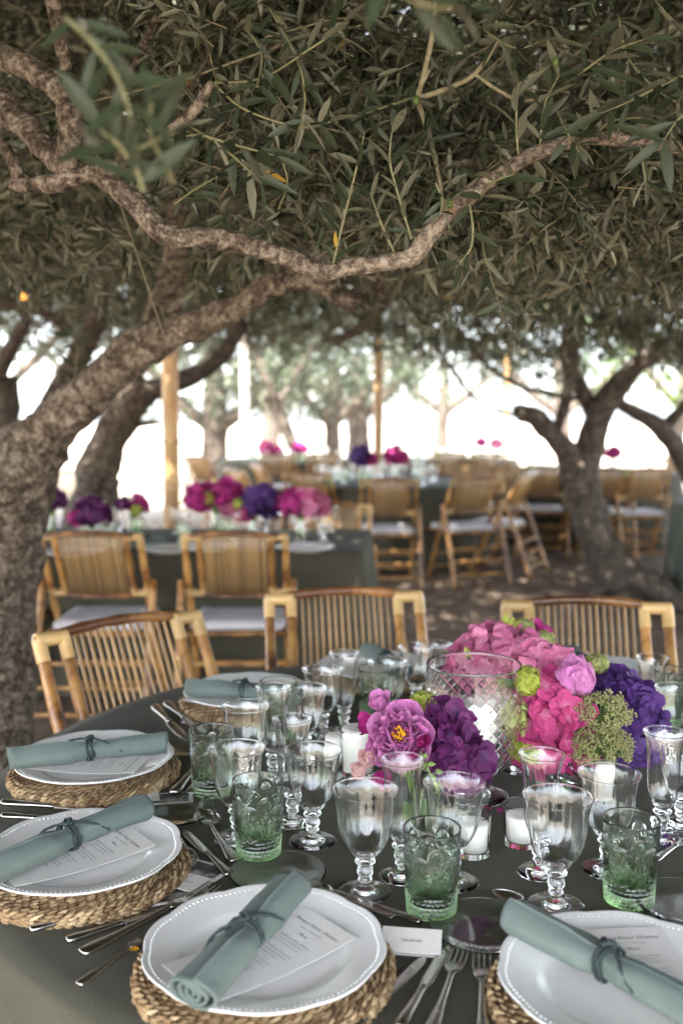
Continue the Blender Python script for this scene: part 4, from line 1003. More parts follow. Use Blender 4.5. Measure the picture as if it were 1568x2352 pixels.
for u, v, lb in [
    (990, 2092, 'embossed green tumbler in front centre with beaded base'),
    (1443, 2068, 'embossed green tumbler right, above the right plate'),
    (594, 1962, 'embossed green tumbler left of centre beside the spoon'),
    (487, 1822, 'embossed green tumbler nearest the left plates'),
    (862, 1655, 'dim green tumbler at the back behind the peony'),
    (640, 1690, 'green tumbler hidden in the back of the left glass cluster'),
    (1542, 1660, 'green tumbler at the right edge behind the bouquet')]:
    tumbler(T(u, v, ZT).xy.to_3d() + Vector((0, 0, ZT)), lb, GT, random.uniform(0, 6))

# ---- plates, chargers
def plate_mesh(Rp=.142):
    prof = [(.001, .0055), (.045, .0052), (.078, .0050), (.086, .0062), (.093, .0098), (.0985, .0135), (.103, .0152), (.115, .0180), (.126, .0208), (.1325, .0226), (.1345, .0229), (.1365, .0236), (.1395, .0246), (.1418, .0250),
            (.1425, .0240), (.1412, .0218), (.134, .0190), (.115, .0142), (.100, .0090), (.090, .0030), (.082, .0), (.075, .0), (.072, .0022), (.001, .0022)]
    def md(i, r, z, a):
        f = max(0, min(1, (r - .095) / .045)) ** 1.5
        k = abs(math.sin(5 * a)) ** .7 * .6 + .4 * abs(math.sin(5 * a + .35)) - .6
        return (r * (1 + .030 * f * k * (Rp / .142)), z + .0012 * f * k)
    b = MB().lathe(prof, 180, md); return b.mesh('plate_body', 'porcelain')
def bead_mesh():
    b = MB(); n = 130
    for k in range(n):
        a = 2 * math.pi * k / n; r = .1335; f = ((r - .095) / .045) ** 1.5
        kk = abs(math.sin(5 * a)) ** .7 * .6 + .4 * abs(math.sin(5 * a + .35)) - .6; r *= 1 + .030 * f * kk
        b.ball((r * math.cos(a), r * math.sin(a), .0229 + .0012 * f * kk), (.0018, .0018, .0009), 6, 4)
    return b.mesh('beading', 'porcelain')
PLATE, BEADS = plate_mesh(), bead_mesh()
def braid_mesh(r, z, n, seed, rad):
    """one plaited rush ring: overlapping slender strands, slanting up and down in turn"""
    rr = random.Random(seed); b = MB(); up = Vector((0, 0, 1))
    for k in range(n):
        a = 2 * math.pi * k / n + rr.uniform(-.01, .01); s_ = 1 if k % 2 else -1; L = 2 * math.pi * r / n * rr.uniform(2.3, 3.1)
        tg = Vector((-math.sin(a), math.cos(a), 0)); ro = Vector((math.cos(a), math.sin(a), 0))
        c = ro * (r + rr.uniform(-.0012, .0014)) + up * (z + s_ * rad * .55)
        d = (tg + up * s_ * rr.uniform(.22, .5) + ro * rr.uniform(-.14, .14)).normalized()
        P, Rr = [], []
        for t in (-.5, -.3, 0, .3, .5):
            P.append(c + d * L * t + ro * rad * (.45 - 3.4 * t * t)); Rr.append(rad * (.66 if abs(t) < .1 else (.56 if abs(t) < .4 else .16)) * rr.uniform(.8, 1.2))
        b.tube(P, Rr, 5)
    return b.mesh('rush_braid', 'rush')
BRAIDS = [braid_mesh(.1595, .0038, 150, 1, .0046), braid_mesh(.1592, .0090, 150, 2, .0045), braid_mesh(.1570, .0138, 148, 6, .0044), braid_mesh(.1500, .0150, 140, 7, .0043)] + [braid_mesh(q, .0122, int(q * 930), 20 + i, .0043) for i, q in enumerate((.1425, .135, .1275, .12, .1125, .105, .0975))]
def charger(loc, rz, label):
    t = thing('woven_charger', loc, rz, label, 'placemat', 'rush chargers under the plates'); t.scale = (.945, .945, .84)
    for me in BRAIDS: link('rush_braid', me, t)
    MB().lathe([(.001, .002), (.150, .002), (.150, .0095), (.125, .0105), (.001, .0105)], 40).build('base_disc', 'rush', t)
    return t
def plate(loc, rz, label, s=1.0):
    t = thing('dinner_plate', loc, rz, label, 'plate', 'scalloped plates on the foreground table'); t.scale = (s,) * 3
    link('plate_body', PLATE, t); link('beading', BEADS, t); return t

# ---- napkin roll with cord
def napkin_mesh(L=.25, seed=0, r0=.024):
    r = random.Random(seed); turns, ns = 3.22, 120; nl = 45; th = .0012
    V, F = [], []
    ph = [r.uniform(0, 6.28) for _ in range(4)]
    for j in range(nl):
        t = j / (nl - 1); y = (t - .5) * L; pin = 1 - .30 * math.exp(-((t - .5) / .09) ** 2) + .04 * math.sin(5 * t + ph[0]) + .05 * abs(2 * t - 1)
        for side in (1, -1):
            for i in range(ns):
                s_ = i / (ns - 1); a = s_ * turns * 2 * math.pi
                rad = (.18 + .82 * s_) * r0 + side * th
                wob = 1 + .07 * math.sin(3 * a / turns * 2.0 + ph[0] + t * 2) * (1 - s_ * .6) + .05 * math.sin(2 * a + ph[1])* (1 - s_)
                x = rad * wob * math.cos(a) * 1.20 * pin; z = rad * wob * math.sin(a) * .80 * pin
                fold = .0016 * math.sin(13 * t + 1.5 * a + ph[1]) * max(0, math.sin(3 * t * 3.14 + ph[2])) + .0011 * math.sin(11 * t + a * 2 + ph[2]) + .0009 * math.sin(38 * (t - .5) * (1 if t < .5 else -1) + 3 * a + ph[1]) * math.exp(-((t - .5) / .2) ** 2) + .0007 * math.sin(7 * t - 5 * a + ph[3]); x += fold * s_ * math.cos(a); z += fold * s_ * math.sin(a); z = max(z, -r0 * .74)
                yy = y + (.004 * math.sin(a * .9 + ph[3]) + .003 * s_) * (2 * t - 1)
                V.append((x, yy, z))
    st = ns * 2
    for j in range(nl - 1):
        for i in range(ns - 1):
            o = j * st + i; F.append((o, o + 1, o + st + 1, o + st)); o += ns; F.append((o, o + st, o + st + 1, o + 1))
        for i in (0, ns - 1):
            o = j * st + i; F.append((o, o + st, o + st + ns, o + ns))
    for j in (0, nl - 1):
        for i in range(ns - 1):
            o = j * st + i; F.append((o, o + 1, o + ns + 1, o + ns) if j else (o, o + ns, o + ns + 1, o + 1))
    return MB().add(V, F).mesh('napkin_roll', 'napkin')
def cord_mesh(r0=.024, seed=0):
    r = random.Random(seed); b = MB(); tw = lambda i, k, a: 1 + .22 * math.sin(2 * a + i * 1.3)
    for off in (-.0035, .0025):
        P = []
        for k in range(49):
            a = 2 * math.pi * k / 48; P.append((math.cos(a) * r0 * .93 * 1.12 * .87, off + .002 * math.sin(a * 2 + off * 900), max(math.sin(a) * r0 * .93 * .88 * .93, -r0 * .78)))
        b.tube(P, .0022, 7, False, tw)
    top = r0 * .80
    P, _ = catmull([(-.006, -.002, top), (.0, .004, top + .006), (.006, -.003, top + .004), (.0, -.006, top + .002), (-.005, .004, top + .004), (.004, .006, top + .001)], [0] * 6, 6); b.tube(P, .0026, 7, True, tw)
    for s_ in (-1, 1):
        e = r.uniform(.02, .035)
        P, _ = catmull([(0, s_ * .004, top + .002), (s_ * .012, s_ * e * .6, top - .002), (s_ * .022, s_ * e, top - .008), (s_ * .027, s_ * e * 1.5, top - .020)], [0] * 4, 6); b.tube(P, .0021, 7, True, tw)
    return b.mesh('cord_tie', 'cord')
NAPK = [napkin_mesh(seed=i) for i in range(3)]; CORD = [cord_mesh(seed=i) for i in range(3)]
def napkin(a, b, z, label, L=.25, i=0, tilt=0):
    pa, pb = T(*a, z), T(*b, z); d = pb - pa
    t = thing('rolled_napkin', (pa + pb) / 2, math.atan2(d.y, d.x) - math.pi / 2, label, 'napkin', 'napkin rolls on the plates')
    t.rotation_euler.x = tilt; t.scale = (1, d.length / .25 if L is None else L / .25, 1)
    link('napkin_roll', NAPK[i % 3], t); link('cord_tie', CORD[i % 3], t); return t

# ---- menus
def text_mesh(lines, name, mat):
    me_all = MB(); dg = bpy.context.evaluated_depsgraph_get()
    for s_, x, y, size, shear in lines:
        cu = bpy.data.curves.new('t', 'FONT'); cu.body = s_; cu.size = size; cu.align_x = 'CENTER'; cu.shear = shear; cu.resolution_u = 1
        ob = bpy.data.objects.new('t', cu); C.objects.link(ob); bpy.context.view_layer.update()
        me = bpy.data.meshes.new_from_object(ob.evaluated_get(bpy.context.evaluated_depsgraph_get()))
        me_all.add([(v.co.x + x, v.co.y + y, 0) for v in me.vertices], [tuple(p.vertices) for p in me.polygons])
        bpy.data.objects.remove(ob); bpy.data.curves.remove(cu); bpy.data.meshes.remove(me)
    return me_all.mesh(name, mat, False)
CW, CL = .098, .205
MENU_TX = text_mesh([('Benny y Karen Christian', 0, .080, .0078, .35), ('Sábado 2 de Julio 2022', 0, .071, .0042, .3), ('Menú', 0, .059, .0070, .35),
    ('Ensalada de tomate y albahaca', 0, .046, .0044, .3), ('Carpaccio de langostinos', 0, .040, .0044, .3), ('Pimientos asados a la miel', 0, .034, .0044, .3), ('*', 0, .028, .004, 0),
    ('Nuestra selección de la huerta', 0, .020, .0044, .3), ('Lubina con verduras de verano', 0, .014, .0044, .3), ('Solomillo al romero', 0, .008, .0044, .3), ('*', 0, .002, .004, 0),
    ('Pasta fresca de la casa', 0, -.006, .0044, .3), ('con limón y piñones', 0, -.012, .0044, .3), ('*', 0, -.018, .004, 0), ('Tarta de almendra', 0, -.026, .0044, .3), ('Fruta de temporada', 0, -.032, .0044, .3), ('Café y dulces', 0, -.044, .0044, .3), ('Vino', 0, -.060, .0044, .3), ('Cava', 0, -.067, .0044, .3)], 'printed_text', 'ink')
def card_mesh(w_, l_, name, mat, curl=.006):
    V, F = [], []; n = 12
    for sgn in (1, -1):
        for i in range(n + 1):
            y = (i / n - .5) * l_; z = curl * (2 * i / n - 1) ** 2 + sgn * .0003
            V += [(-w_ / 2, y, z), (w_ / 2, y, z)]
    m = 2 * (n + 1)
    for i in range(n):
        a = 2 * i; F += [(a, a + 1, a + 3, a + 2), (m + a, m + a + 2, m + a + 3, m + a + 1), (a, a + 2, m + a + 2, m + a), (a + 1, m + a + 1, m + a + 3, a + 3)]
    F += [(0, m, m + 1, 1), (2 * n, 2 * n + 1, m + 2 * n + 1, m + 2 * n)]
    return MB().add(V, F).mesh(name, mat, False)
MENU = card_mesh(CW, CL, 'card', 'paper')
for v in MENU_TX.vertices: v.co.z = .006 * (2 * v.co.y / CL) ** 2 + .0006
def menu(top, bot, z, label):
    pa, pb = T(*top, z), T(*bot, z); d = (pa - pb); d.z = 0; d.normalize(); c = pa - d * CL / 2
    t = thing('menu_card', (c.x, c.y, z), math.atan2(d.y, d.x) - math.pi / 2, label, 'menu', 'menu cards on the plates')
    link('card', MENU, t); link('printed_text', MENU_TX, t); return t

# settings: (plate px centre, rz)
def setting(u, v, rz, lb, s=1.0):
    c = T(u, v, TZ + .030); z0 = ZT
    charger((c.x, c.y, z0), rz + .6, 'woven rush charger under ' + lb)
    plate((c.x, c.y, z0 + .0147), rz, 'white scalloped plate ' + lb.replace('the plate ', '', 1), s)
    return c
PZ = ZT + .0147
setting(608, 2182, .15, 'the plate at the front, left of centre')
setting(188, 1962, .9, 'the plate at the left with a knotted green napkin')
setting(218, 1746, 1.7, 'the plate farther left under a flat lying napkin')
setting(568, 1592, 2.5, 'the plate beyond the left glass cluster')
setting(1440, 2258, .4, 'the plate at the lower right corner')
setting(860, 1532, .3, 'the plate before the centre bamboo chair', .98)
setting(1385, 1545, 1.2, 'the plate before the right bamboo chair', .98)
NZ = PZ + .045
napkin((452, 2258), (655, 2052), NZ + .008, 'sage napkin roll with its spiral end towards us on the front plate', .235, 0, R(2))
napkin((-8, 1990), (300, 1862), NZ, 'sage napkin roll tied with dark cord on the left plate', .27, 1)
napkin((38, 1738), (368, 1706), NZ, 'sage napkin lying level across the farther left plate', .27, 2)
napkin((438, 1578), (688, 1592), NZ, 'sage napkin roll beyond the left glass cluster', .25, 0)
napkin((1222, 2122), (1600, 2318), NZ, 'sage napkin roll tied with trailing cord on the lower right plate', .26, 1)
napkin((850, 1492), (925, 1540), NZ, 'sage napkin on the plate before the centre bamboo chair', .22, 2)
napkin((1312, 1500), (1352, 1545), NZ, 'sage napkin just showing behind the pink peony bud', .22, 0)
MZ = PZ + .0195
menu((757, 2128), (440, 2265), MZ, 'ivory menu card under the napkin on the front plate')
menu((322, 1924), (30, 2008), MZ, 'ivory menu card under the knotted napkin on the left plate')
menu((330, 1760), (90, 1748), MZ, 'ivory menu card on the farther left plate')
menu((1424, 2142), (1532, 2300), MZ, 'ivory menu card under the napkin on the lower right plate')
menu((640, 1618), (500, 1605), MZ, 'ivory menu card on the plate beyond the left cluster')

# ---- bread plates of clear glass
BP = MB().lathe([(.0004, .0016), (.030, .0016), (.044, .002), (.056, .0055), (.066, .0085), (.0685, .0092), (.0695, .0104), (.0680, .0116), (.0655, .0110), (.055, .0082), (.043, .0048), (.030, .0044), (.0004, .0044)], 64).mesh('bread_plate', 'glass_plate', True, 60)
for u, v, s, lb in [(638, 2018, 1.0, 'clear glass bread plate behind the front plate'), (1112, 2142, 1.02, 'clear glass bread plate between front and right plates'), (400, 1872, 1.0, 'clear glass bread plate beside the spoon at left'),
                    (425, 1722, .92, 'clear glass bread plate right of the level napkin'), (1580, 2088, 1.0, 'clear glass bread plate cut by the right edge'), (735, 1790, .6, 'small clear glass saucer behind the lone goblet')]:
    c = T(u, v, ZT); tag(link('bread_plate', BP, None, (c.x, c.y, ZT), None, s), lb, 'plate', 'glass bread plates')

# ---- cutlery
def strip(secs, seg=8):
    """sections (y, half width, z centre, half thickness) lofted with an elliptic outline"""
    V, F = [], []
    for y, hw, z, ht in secs:
        for k in range(seg):
            a = 2 * math.pi * k / seg; V.append((hw * math.cos(a), y, z + ht * math.sin(a)))
    n = len(secs)
    for i in range(n - 1):
        for k in range(seg): F.append((i * seg + k, (i + 1) * seg + k, (i + 1) * seg + (k + 1) % seg, i * seg + (k + 1) % seg))
    F.append(tuple(range(seg))); F.append(tuple(range(n * seg - 1, (n - 1) * seg - 1, -1)))
    return MB().add(V, F)
def smooth_secs(secs, sub=4):
    P, _ = catmull([(s[1], s[0], s[2]) for s in secs], [s[3] for s in secs], sub); return [(p.y, max(p.x, .0004), p.z, max(r, .0003)) for p, r in zip(P, _)]
HANDLE = [(-.105, .0035, .0046, .0022), (-.102, .0085, .0048, .0034), (-.09, .0105, .005, .0038), (-.07, .0085, .005, .0034), (-.04, .0058, .005, .0032), (-.012, .0048, .0052, .003)]
KHAND = strip(smooth_secs([(-.105, .003, .0062, .003), (-.102, .0085, .0066, .0062), (-.088, .0105, .0068, .0064), (-.06, .0085, .0064, .0058), (-.03, .0068, .006, .0052), (-.008, .0062, .006, .005), (.0, .0075, .006, .0055), (.005, .0062, .006, .004)]), 12).mesh('handle', 'steel')
def blade_mesh():
    secs = [(.004, .0055, .006, .002), (.012, .0090, .0056, .0013), (.05, .0100, .005, .0011), (.09, .0098, .0048, .0010), (.112, .0080, .0047, .0009), (.122, .0042, .0047, .0007), (.1245, .001, .0047, .0005)]
    return strip(smooth_secs(secs), 10).mesh('blade', 'steel')
BLADE = blade_mesh()
FHAND = strip(smooth_secs(HANDLE + [(.012, .0040, .0062, .0026), (.025, .0042, .008, .0022)]), 10).mesh('handle', 'steel')
def fork_head():
    b = strip(smooth_secs([(.022, .0042, .0078, .0022), (.030, .0095, .0085, .0016), (.038, .0120, .0075, .0012), (.050, .0124, .0055, .0010), (.054, .0122, .005, .0010)]), 12)
    for x in (-.0102, -.0034, .0034, .0102):
        s_ = strip(smooth_secs([(.050, .0019, .0052, .0010), (.07, .0018, .0045, .0010), (.09, .0015, .0066, .0010), (.098, .0006, .0086, .0006)]), 6); s_.V = [(vx + x * (1 + .0 * vy), vy, vz) for vx, vy, vz in s_.V]; b.add(s_.V, s_.F)
    return b.mesh('tines', 'steel')
FHEAD = fork_head()
def spoon_bowl():
    V, F = [], []; nu, nv = 14, 10
    for sgn in (0, 1):
        for i in range(nu + 1):
            t = i / nu; y = .022 + t * .066; wv = .0205 * math.sin(math.pi * min(1, max(0, t)) ** .8) ** .62 + .0005 if 0 < t < 1 else .0015
            for j in range(nv + 1):
                q = j / nv * 2 - 1; dp = .0085 * (1 - q * q) * math.sin(math.pi * t) ** .8
                V.append((wv * q, y, .0105 - dp - sgn * .0012))
    m = (nu + 1) * (nv + 1)
    for i in range(nu):
        for j in range(nv):
            a = i * (nv + 1) + j; F.append((a, a + 1, a + nv + 2, a + nv + 1)); a += m; F.append((a, a + nv + 1, a + nv + 2, a + 1))
    for i in range(nu):
        for j in (0, nv):
            a = i * (nv + 1) + j; F.append((a, a + nv + 1, a + nv + 1 + m, a + m))
    return MB().add(V, F).mesh('bowl', 'steel')
SBOWL = spoon_bowl()
def cutlery(kind, head, hand, label, s=None, z=ZT, roll=0):
    a, b = T(*hand, z), T(*head, z); d = b - a; L = {'knife': .2295, 'fork': .203, 'spoon': .193}[kind]
    k = s if s else max(.7, min(1.1, d.length / L)); off = .105 * k
    u = d.normalized(); t = thing(kind, (a.x + u.x * off, a.y + u.y * off, z), math.atan2(d.y, d.x) - math.pi / 2, label, kind, 'silver cutlery on the foreground table'); t.scale = (k,) * 3
    for nm, me in {'knife': (('handle', KHAND), ('blade', BLADE)), 'fork': (('handle', FHAND), ('tines', FHEAD)), 'spoon': (('handle', FHAND), ('bowl', SBOWL))}[kind]: link(nm, me, t)
    return t
CUT = [('knife', (260, 1866), (4, 1850), 'silver knife lying at the left edge below the level napkin, upper of two'),
       ('knife', (230, 1892), (4, 1879), 'silver knife lying at the left edge, lower of two'),
       ('knife', (330, 2070), (68, 2143), 'silver knife left of the front plate, upper of the pair'),
       ('knife', (420, 2082), (152, 2168), 'silver knife left of the front plate, lower of the pair'),
       ('fork', (500, 2040), (186, 2198), 'silver fork with raised tines left of the front plate'),
       ('fork', (345, 2150), (180, 2268), 'silver fork nearest the lower left corner of the table'),
       ('spoon', (462, 1872), (540, 1985), 'silver spoon lying right of the left plate'),
       ('knife', (422, 1912), (528, 2018), 'short silver knife beside the spoon, right of the left plate'),
       ('fork', (442, 1975), (395, 1905), 'silver fork showing its tines past the left charger'),
       ('knife', (490, 1725), (398, 1832), 'silver knife with bulbous handle below the leftmost tumbler'),
       ('spoon', (510, 1735), (435, 1830), 'silver spoon handle end left of the leftmost tumbler'),
       ('fork', (420, 1800), (470, 1745), 'silver fork with tines by the farther left charger'),
       ('knife', (440, 1715), (355, 1630), 'silver knife past the level napkin, left of two'),
       ('knife', (470, 1690), (382, 1622), 'silver knife past the level napkin, right of two'),
       ('knife', (790, 2062), (968, 2125), 'silver knife behind the front plate, by the front tumbler'),
       ('spoon', (690, 2040), (905, 2112), 'silver spoon behind the front plate, bowl by its napkin'),
       ('knife', (975, 2205), (800, 2380), 'silver knife under the place card, right of the front plate'),
       ('knife', (1030, 2178), (915, 2372), 'silver knife with tip up right of the front plate'),
       ('fork', (1062, 2178), (985, 2390), 'silver fork right of the front plate, left of two'),
       ('fork', (1105, 2188), (1108, 2420), 'silver fork beside the right charger, right of two'),
       ('spoon', (1188, 2076), (1340, 2130), 'silver spoon behind the napkin of the lower right plate'),
       ('knife', (1568, 1935), (1500, 1985), 'silver knife just showing at the right edge')]
for i, (k, h, a, lb) in enumerate(CUT): cutlery(k, h, a, lb, None, ZT + .0006 * (i % 3))

# ---- place cards and photo prints
def place_card(u, v, rz, w_, h_, label, text=None, fold=True):
    c = T(u, v, ZT); t = thing('place_card', (c.x, c.y, ZT), R(rz), label, 'card', 'place cards')
    if fold:
        b = MB(); b.box((0, 0, .0), (w_, h_, .0006), Matrix.Rotation(R(16), 3, 'X')); o = b.build('card_face', 'paper', t, False); o.location.z = .0125
        b = MB(); b.box((0, 0, 0), (w_, h_ * .8, .0006), Matrix.Rotation(R(-3), 3, 'X')); o = b.build('card_base', 'paper', t, False); o.location = (0, -.004, .0032)
    else:
        MB().box((0, 0, .004), (w_, h_, .0008)).build('card_face', 'paper', t, False)
    if text:
        me = text_mesh([(text, 0, -.003, .0075, .3)], 'handwritten_name', 'ink'); o = link('handwritten_name', me, t)
        o.location = (0, 0, .0131 if fold else .0049); o.rotation_euler.x = R(16) if fold else 0
    return t
place_card(944, 2182, -8, .074, .040, 'ivory place card standing right of the front plate', 'Sandrelis')
place_card(425, 2030, -28, .07, .046, 'ivory place card beneath the left charger edge', 'Gabriel', False)
place_card(318, 1838, 14, .07, .046, 'ivory place card below the farther left plate', 'Rafael', False)
def photo_print(u, v, rz, label):
    c = T(u, v, ZT); t = thing('photo_print', (c.x, c.y, ZT + .0006), R(rz), label, 'photo', 'instant photo prints')
    MB().box((0, 0, .0004), (.086, .054, .0008)).build('white_border', 'paper', t, False)
    MB().box((0, 0, .0010), (.072, .044, .0006)).build('picture', 'photo_print', t, False)
photo_print(455, 2000, -30, 'dark photo print right of the left charger'); photo_print(385, 1836, 10, 'dark photo print below the farther left plate'); photo_print(470, 1655, -12, 'dark photo print by the charger beyond the left cluster')
photo_print(405, 2052, 20, 'small dark photo print under the place card left of the front plate')

# ---- candles
def votive(u, v, r, h, wax, label_g, label_c):
    c = T(u, v, ZT); loc = (c.x, c.y, ZT)
    g = MB().lathe(dense([(.0004, .0), (r * .84, 0), (r * .865, .0005), (r * .88, .002), (r, h), (r - .0005, h + .0008), (r - .0012, h + .001), (r - .0019, h + .0007), (r - .0022, h - .001), (r * .88 - .0018, .0095), (r * .80, .0085), (.0004, .0085)], .004), 64).build('votive_glass', 'glass', None, True, 35)
    g.location = loc; tag(g, label_g, 'candle holder', 'glass votives')
    t = thing('candle', (c.x, c.y, ZT + .0092), 0, label_c, 'candle', 'white candles')
    ri = r * .88 - .0032; rt = ri + (r * .1) * wax / h
    MB().lathe([(.0004, 0), (ri, 0), (rt, wax * .96), (rt * .96, wax), (rt * .5, wax * .985), (.0004, wax * .97)], 36).build('wax_body', 'wax', t)
    MB().tube([(0, 0, wax * .95), (.001, 0, wax + .006), (.003, .001, wax + .010)], .0009, 6).build('wick', 'wick', t)
votive(1085, 1962, .0275, .063, .042, 'small glass votive just right of the front tumbler', 'white candle in the small votive by the front tumbler')
votive(1196, 1938, .029, .063, .038, 'small glass votive left of the large goblet', 'white candle in the votive left of the large goblet')
votive(822, 1778, .034, .085, .078, 'wide glass candle holder left of the peony', 'thick white candle left of the peony bouquet')
votive(772, 1752, .026, .062, .045, 'small glass votive behind the wide candle holder', 'white candle in the votive behind the wide holder')
votive(1386, 1842, .021, .075, .060, 'narrow glass holder below the umbel flowers', 'narrow white candle below the umbel flowers')

# ---- cut glass hurricane on a foot
def hurricane():
    c = T(1084, 1826, ZT); t = thing('cut_glass_vase', (c.x, c.y, ZT), 0, 'large cut glass footed bowl with diamond pattern holding a candle', 'vase')
    MB().lathe([(.0004, .002), (.055, .0012), (.060, .0), (.0615, .002), (.060, .0036), (.045, .006), (.025, .011), (.014, .020), (.0125, .028)], 64).build('foot', 'glass', t, True, 50)
    P, _ = catmull([(.0125, 0, .028), (.014, 0, .033), (.040, 0, .042), (.066, 0, .064), (.081, 0, .098), (.086, 0, .135), (.0845, 0, .172), (.0815, 0, .205), (.0812, 0, .232)], [0] * 9, 10)
    out = dense([(p.x, p.z) for p in P], .0016)
    inner = [(r - .003, z) for r, z in reversed(out) if z > .050] + [(.030, .046), (.0004, .044)]
    prof = out + [(.0806, .2335), (.0790, .2332)] + inner[1:]; no = len(out); n = 26
    def md(i, r, z, a):
        if i < no and .055 < z < .205:
            q1 = (n * a / (2 * math.pi) + z * 48) % 1; q2 = (n * a / (2 * math.pi) - z * 48) % 1
            g = max(max(0, 1 - min(q1, 1 - q1) * 7), max(0, 1 - min(q2, 1 - q2) * 7)); f = min(1, (z - .055) / .01) * min(1, (.205 - z) / .01)
            return (r - .0016 * g * f, z)
        return (r, z)
    MB().lathe(prof, 312, md).build('bowl', 'glass', t, True, 60)
    k = thing('candle', (c.x, c.y, ZT + .0462), 0, 'big white pillar candle inside the cut glass bowl', 'candle', 'white candles')
    MB().lathe([(.0004, 0), (.0385, 0), (.0395, .004), (.0395, .118), (.037, .122), (.02, .119), (.0004, .117)], 40).build('wax_body', 'wax', k)
    MB().tube([(0, 0, .115), (.001, 0, .125), (.003, .001, .130)], .0011, 6).build('wick', 'wick', k)
hurricane()

# ================================================================== GLASSES ON THE OTHER TABLES
def scatter(cx, cy, rx, ry, rz, n, seed, tname):
    r = random.Random(seed); pts = []
    while len(pts) < n:
        a, q = r.uniform(-1, 1), r.uniform(-1, 1)
        if tname[1] and a * a + q * q > 1: continue
        x, y = a * rx, q * ry; ca, sa = math.cos(R(rz)), math.sin(R(rz)); p = (cx + x * ca - y * sa, cy + x * sa + y * ca)
        if all(math.hypot(p[0] - o[0], p[1] - o[1]) > .1 for o in pts): pts.append(p)
    for i, p in enumerate(pts):
        k = i % 4
        if k < 2: stemware('goblet', (*p, ZT), 'clear goblet among the blurred glasses on ' + tname[0], 'goblets on ' + tname[0], 1.0, r.uniform(0, 6))
        elif k == 2: stemware('flute', (*p, ZT), 'clear flute among the blurred glasses on ' + tname[0], 'flutes on ' + tname[0], 1.0, r.uniform(0, 6))
        else: tumbler((*p, ZT), 'green tumbler among the blurred glasses on ' + tname[0], 'tumblers on ' + tname[0], r.uniform(0, 6))
scatter(-1.22, 5.28, 1.18, .34, -4, 34, 11, ('the left flower table', False))
scatter(.45, 9.75, .75, .75, 0, 30, 12, ('the middle round table', True))
scatter(-.75, 14.4, .8, .8, 0, 24, 13, ('the far pink flower table', True))
scatter(2.75, 11.3, .85, .85, 0, 18, 14, ('the table behind the forked tree', True))
scatter(1.55, 14.6, .8, .8, 0, 18, 15, ('the far table left of the forked tree', True))
for i, (u, v) in enumerate([(170, 1262), (390, 1255), (480, 1250), (700, 1252)]):
    c = T(u, v, TZ + .03)
    plate((c.x, c.y, ZT), i, ['white plate on the left flower table by the big trunk', 'white plate on the left flower table near the pole', 'white plate on the left flower table above the middle chair', 'white plate at the right end of the left flower table'][i])
napkin((305, 1245), (355, 1238), ZT + .05, 'dark sage napkin on the left flower table', .22, 1)
# ================================================================== FLOWERS
def petal_grid(L, Wd, cup, curl, ruf, seed, nu=4, nv=4, tip=.55):
    r = random.Random(seed); ph = r.uniform(0, 6); V, F = [], []
    for i in range(nu + 1):
        s_ = i / nu; w_ = Wd / 2 * (math.sin(math.pi * (.06 + .80 * s_ ** .85)) ** tip)
        for j in range(nv + 1):
            t = j / nv * 2 - 1; x = t * w_; y = s_ * L * (1 - .12 * t * t * s_)
            z = cup * (t * t) * w_ + curl * L * s_ * s_ + ruf * s_ * math.sin(t * 4 + ph) * L
            V.append((x, y, z))
    for i in range(nu):
        for j in range(nv): a = i * (nv + 1) + j; F.append((a, a + 1, a + nv + 2, a + nv + 1))
    return V, F
def floret_mesh(mat, seed):
    """four broad rounded petals, about 1 unit radius"""
    r = random.Random(seed); b = MB()
    for k in range(4):
        V, F = petal_grid(1.0, 1.12 * r.uniform(.9, 1.08), .25 * r.uniform(.4, 1.4), r.uniform(-.28, .10), r.uniform(.02, .06), seed * 7 + k, 3, 4, .5)
        a = k * math.pi / 2 + r.uniform(-.14, .14); ca, sa = math.cos(a), math.sin(a); lift = .05 * (k % 2); tl = r.uniform(.05, .38)
        b.add([(x * ca - y * sa, x * sa + y * ca, z + lift + tl * y) for x, y, z in V], F)
    b.ball((0, 0, .07), .07, 5, 4)
    return b.mesh('floret', mat)
FLOR = {m: [floret_mesh(m, i + 1) for i in range(5)] for m in ('hot_pink', 'rose_pink', 'violet', 'plum', 'magenta')}
def orient(n, spin):
    n = Vector(n).normalized(); q = n.to_track_quat('Z', 'Y'); return (q.to_matrix() @ Matrix.Rotation(spin, 3, 'Z')).to_4x4()
def hydrangea(parent, c, rad, mat, size, n, core, seed, down=-.75):
    r = random.Random(seed); c = Vector(c)
    b = MB(); b.ball((0, 0, 0), tuple(q * .80 for q in rad), 16, 10)
    h = b.build('hydrangea_head', core, parent); h.location = c
    if n >= 24 and size < .032 and parent.location.y < 3: n, size = int(n * 1.55), size * .86
    for k in range(n):
        z = 1 - (k + .5) / n * (1 - down); a = k * 2.39996 + r.uniform(-.25, .25); s_ = math.sqrt(max(0, 1 - z * z))
        d = Vector((math.cos(a) * s_, math.sin(a) * s_, z)); lump = 1 + .10 * math.sin(3 * a + seed) * math.cos(4 * z + seed) + r.uniform(-.08, .07)
        p = Vector((d.x * rad[0], d.y * rad[1], d.z * rad[2])) * lump
        nn = (Vector((d.x / rad[0], d.y / rad[1], d.z / rad[2])).normalized() + Vector([r.gauss(0, .45) for _ in range(3)])).normalized()
        o = link('floret', r.choice(FLOR[mat]), h); o.matrix_local = Matrix.Translation(p) @ orient(nn, r.uniform(0, 6.28)) @ Matrix.Scale(size * r.uniform(.8, 1.2), 4)
    return h
PET = [MB().add(*petal_grid(1, .95, .45, .28, .03, 11 + i, 5, 6, .42)).mesh('petal', 'peony') for i in range(3)]
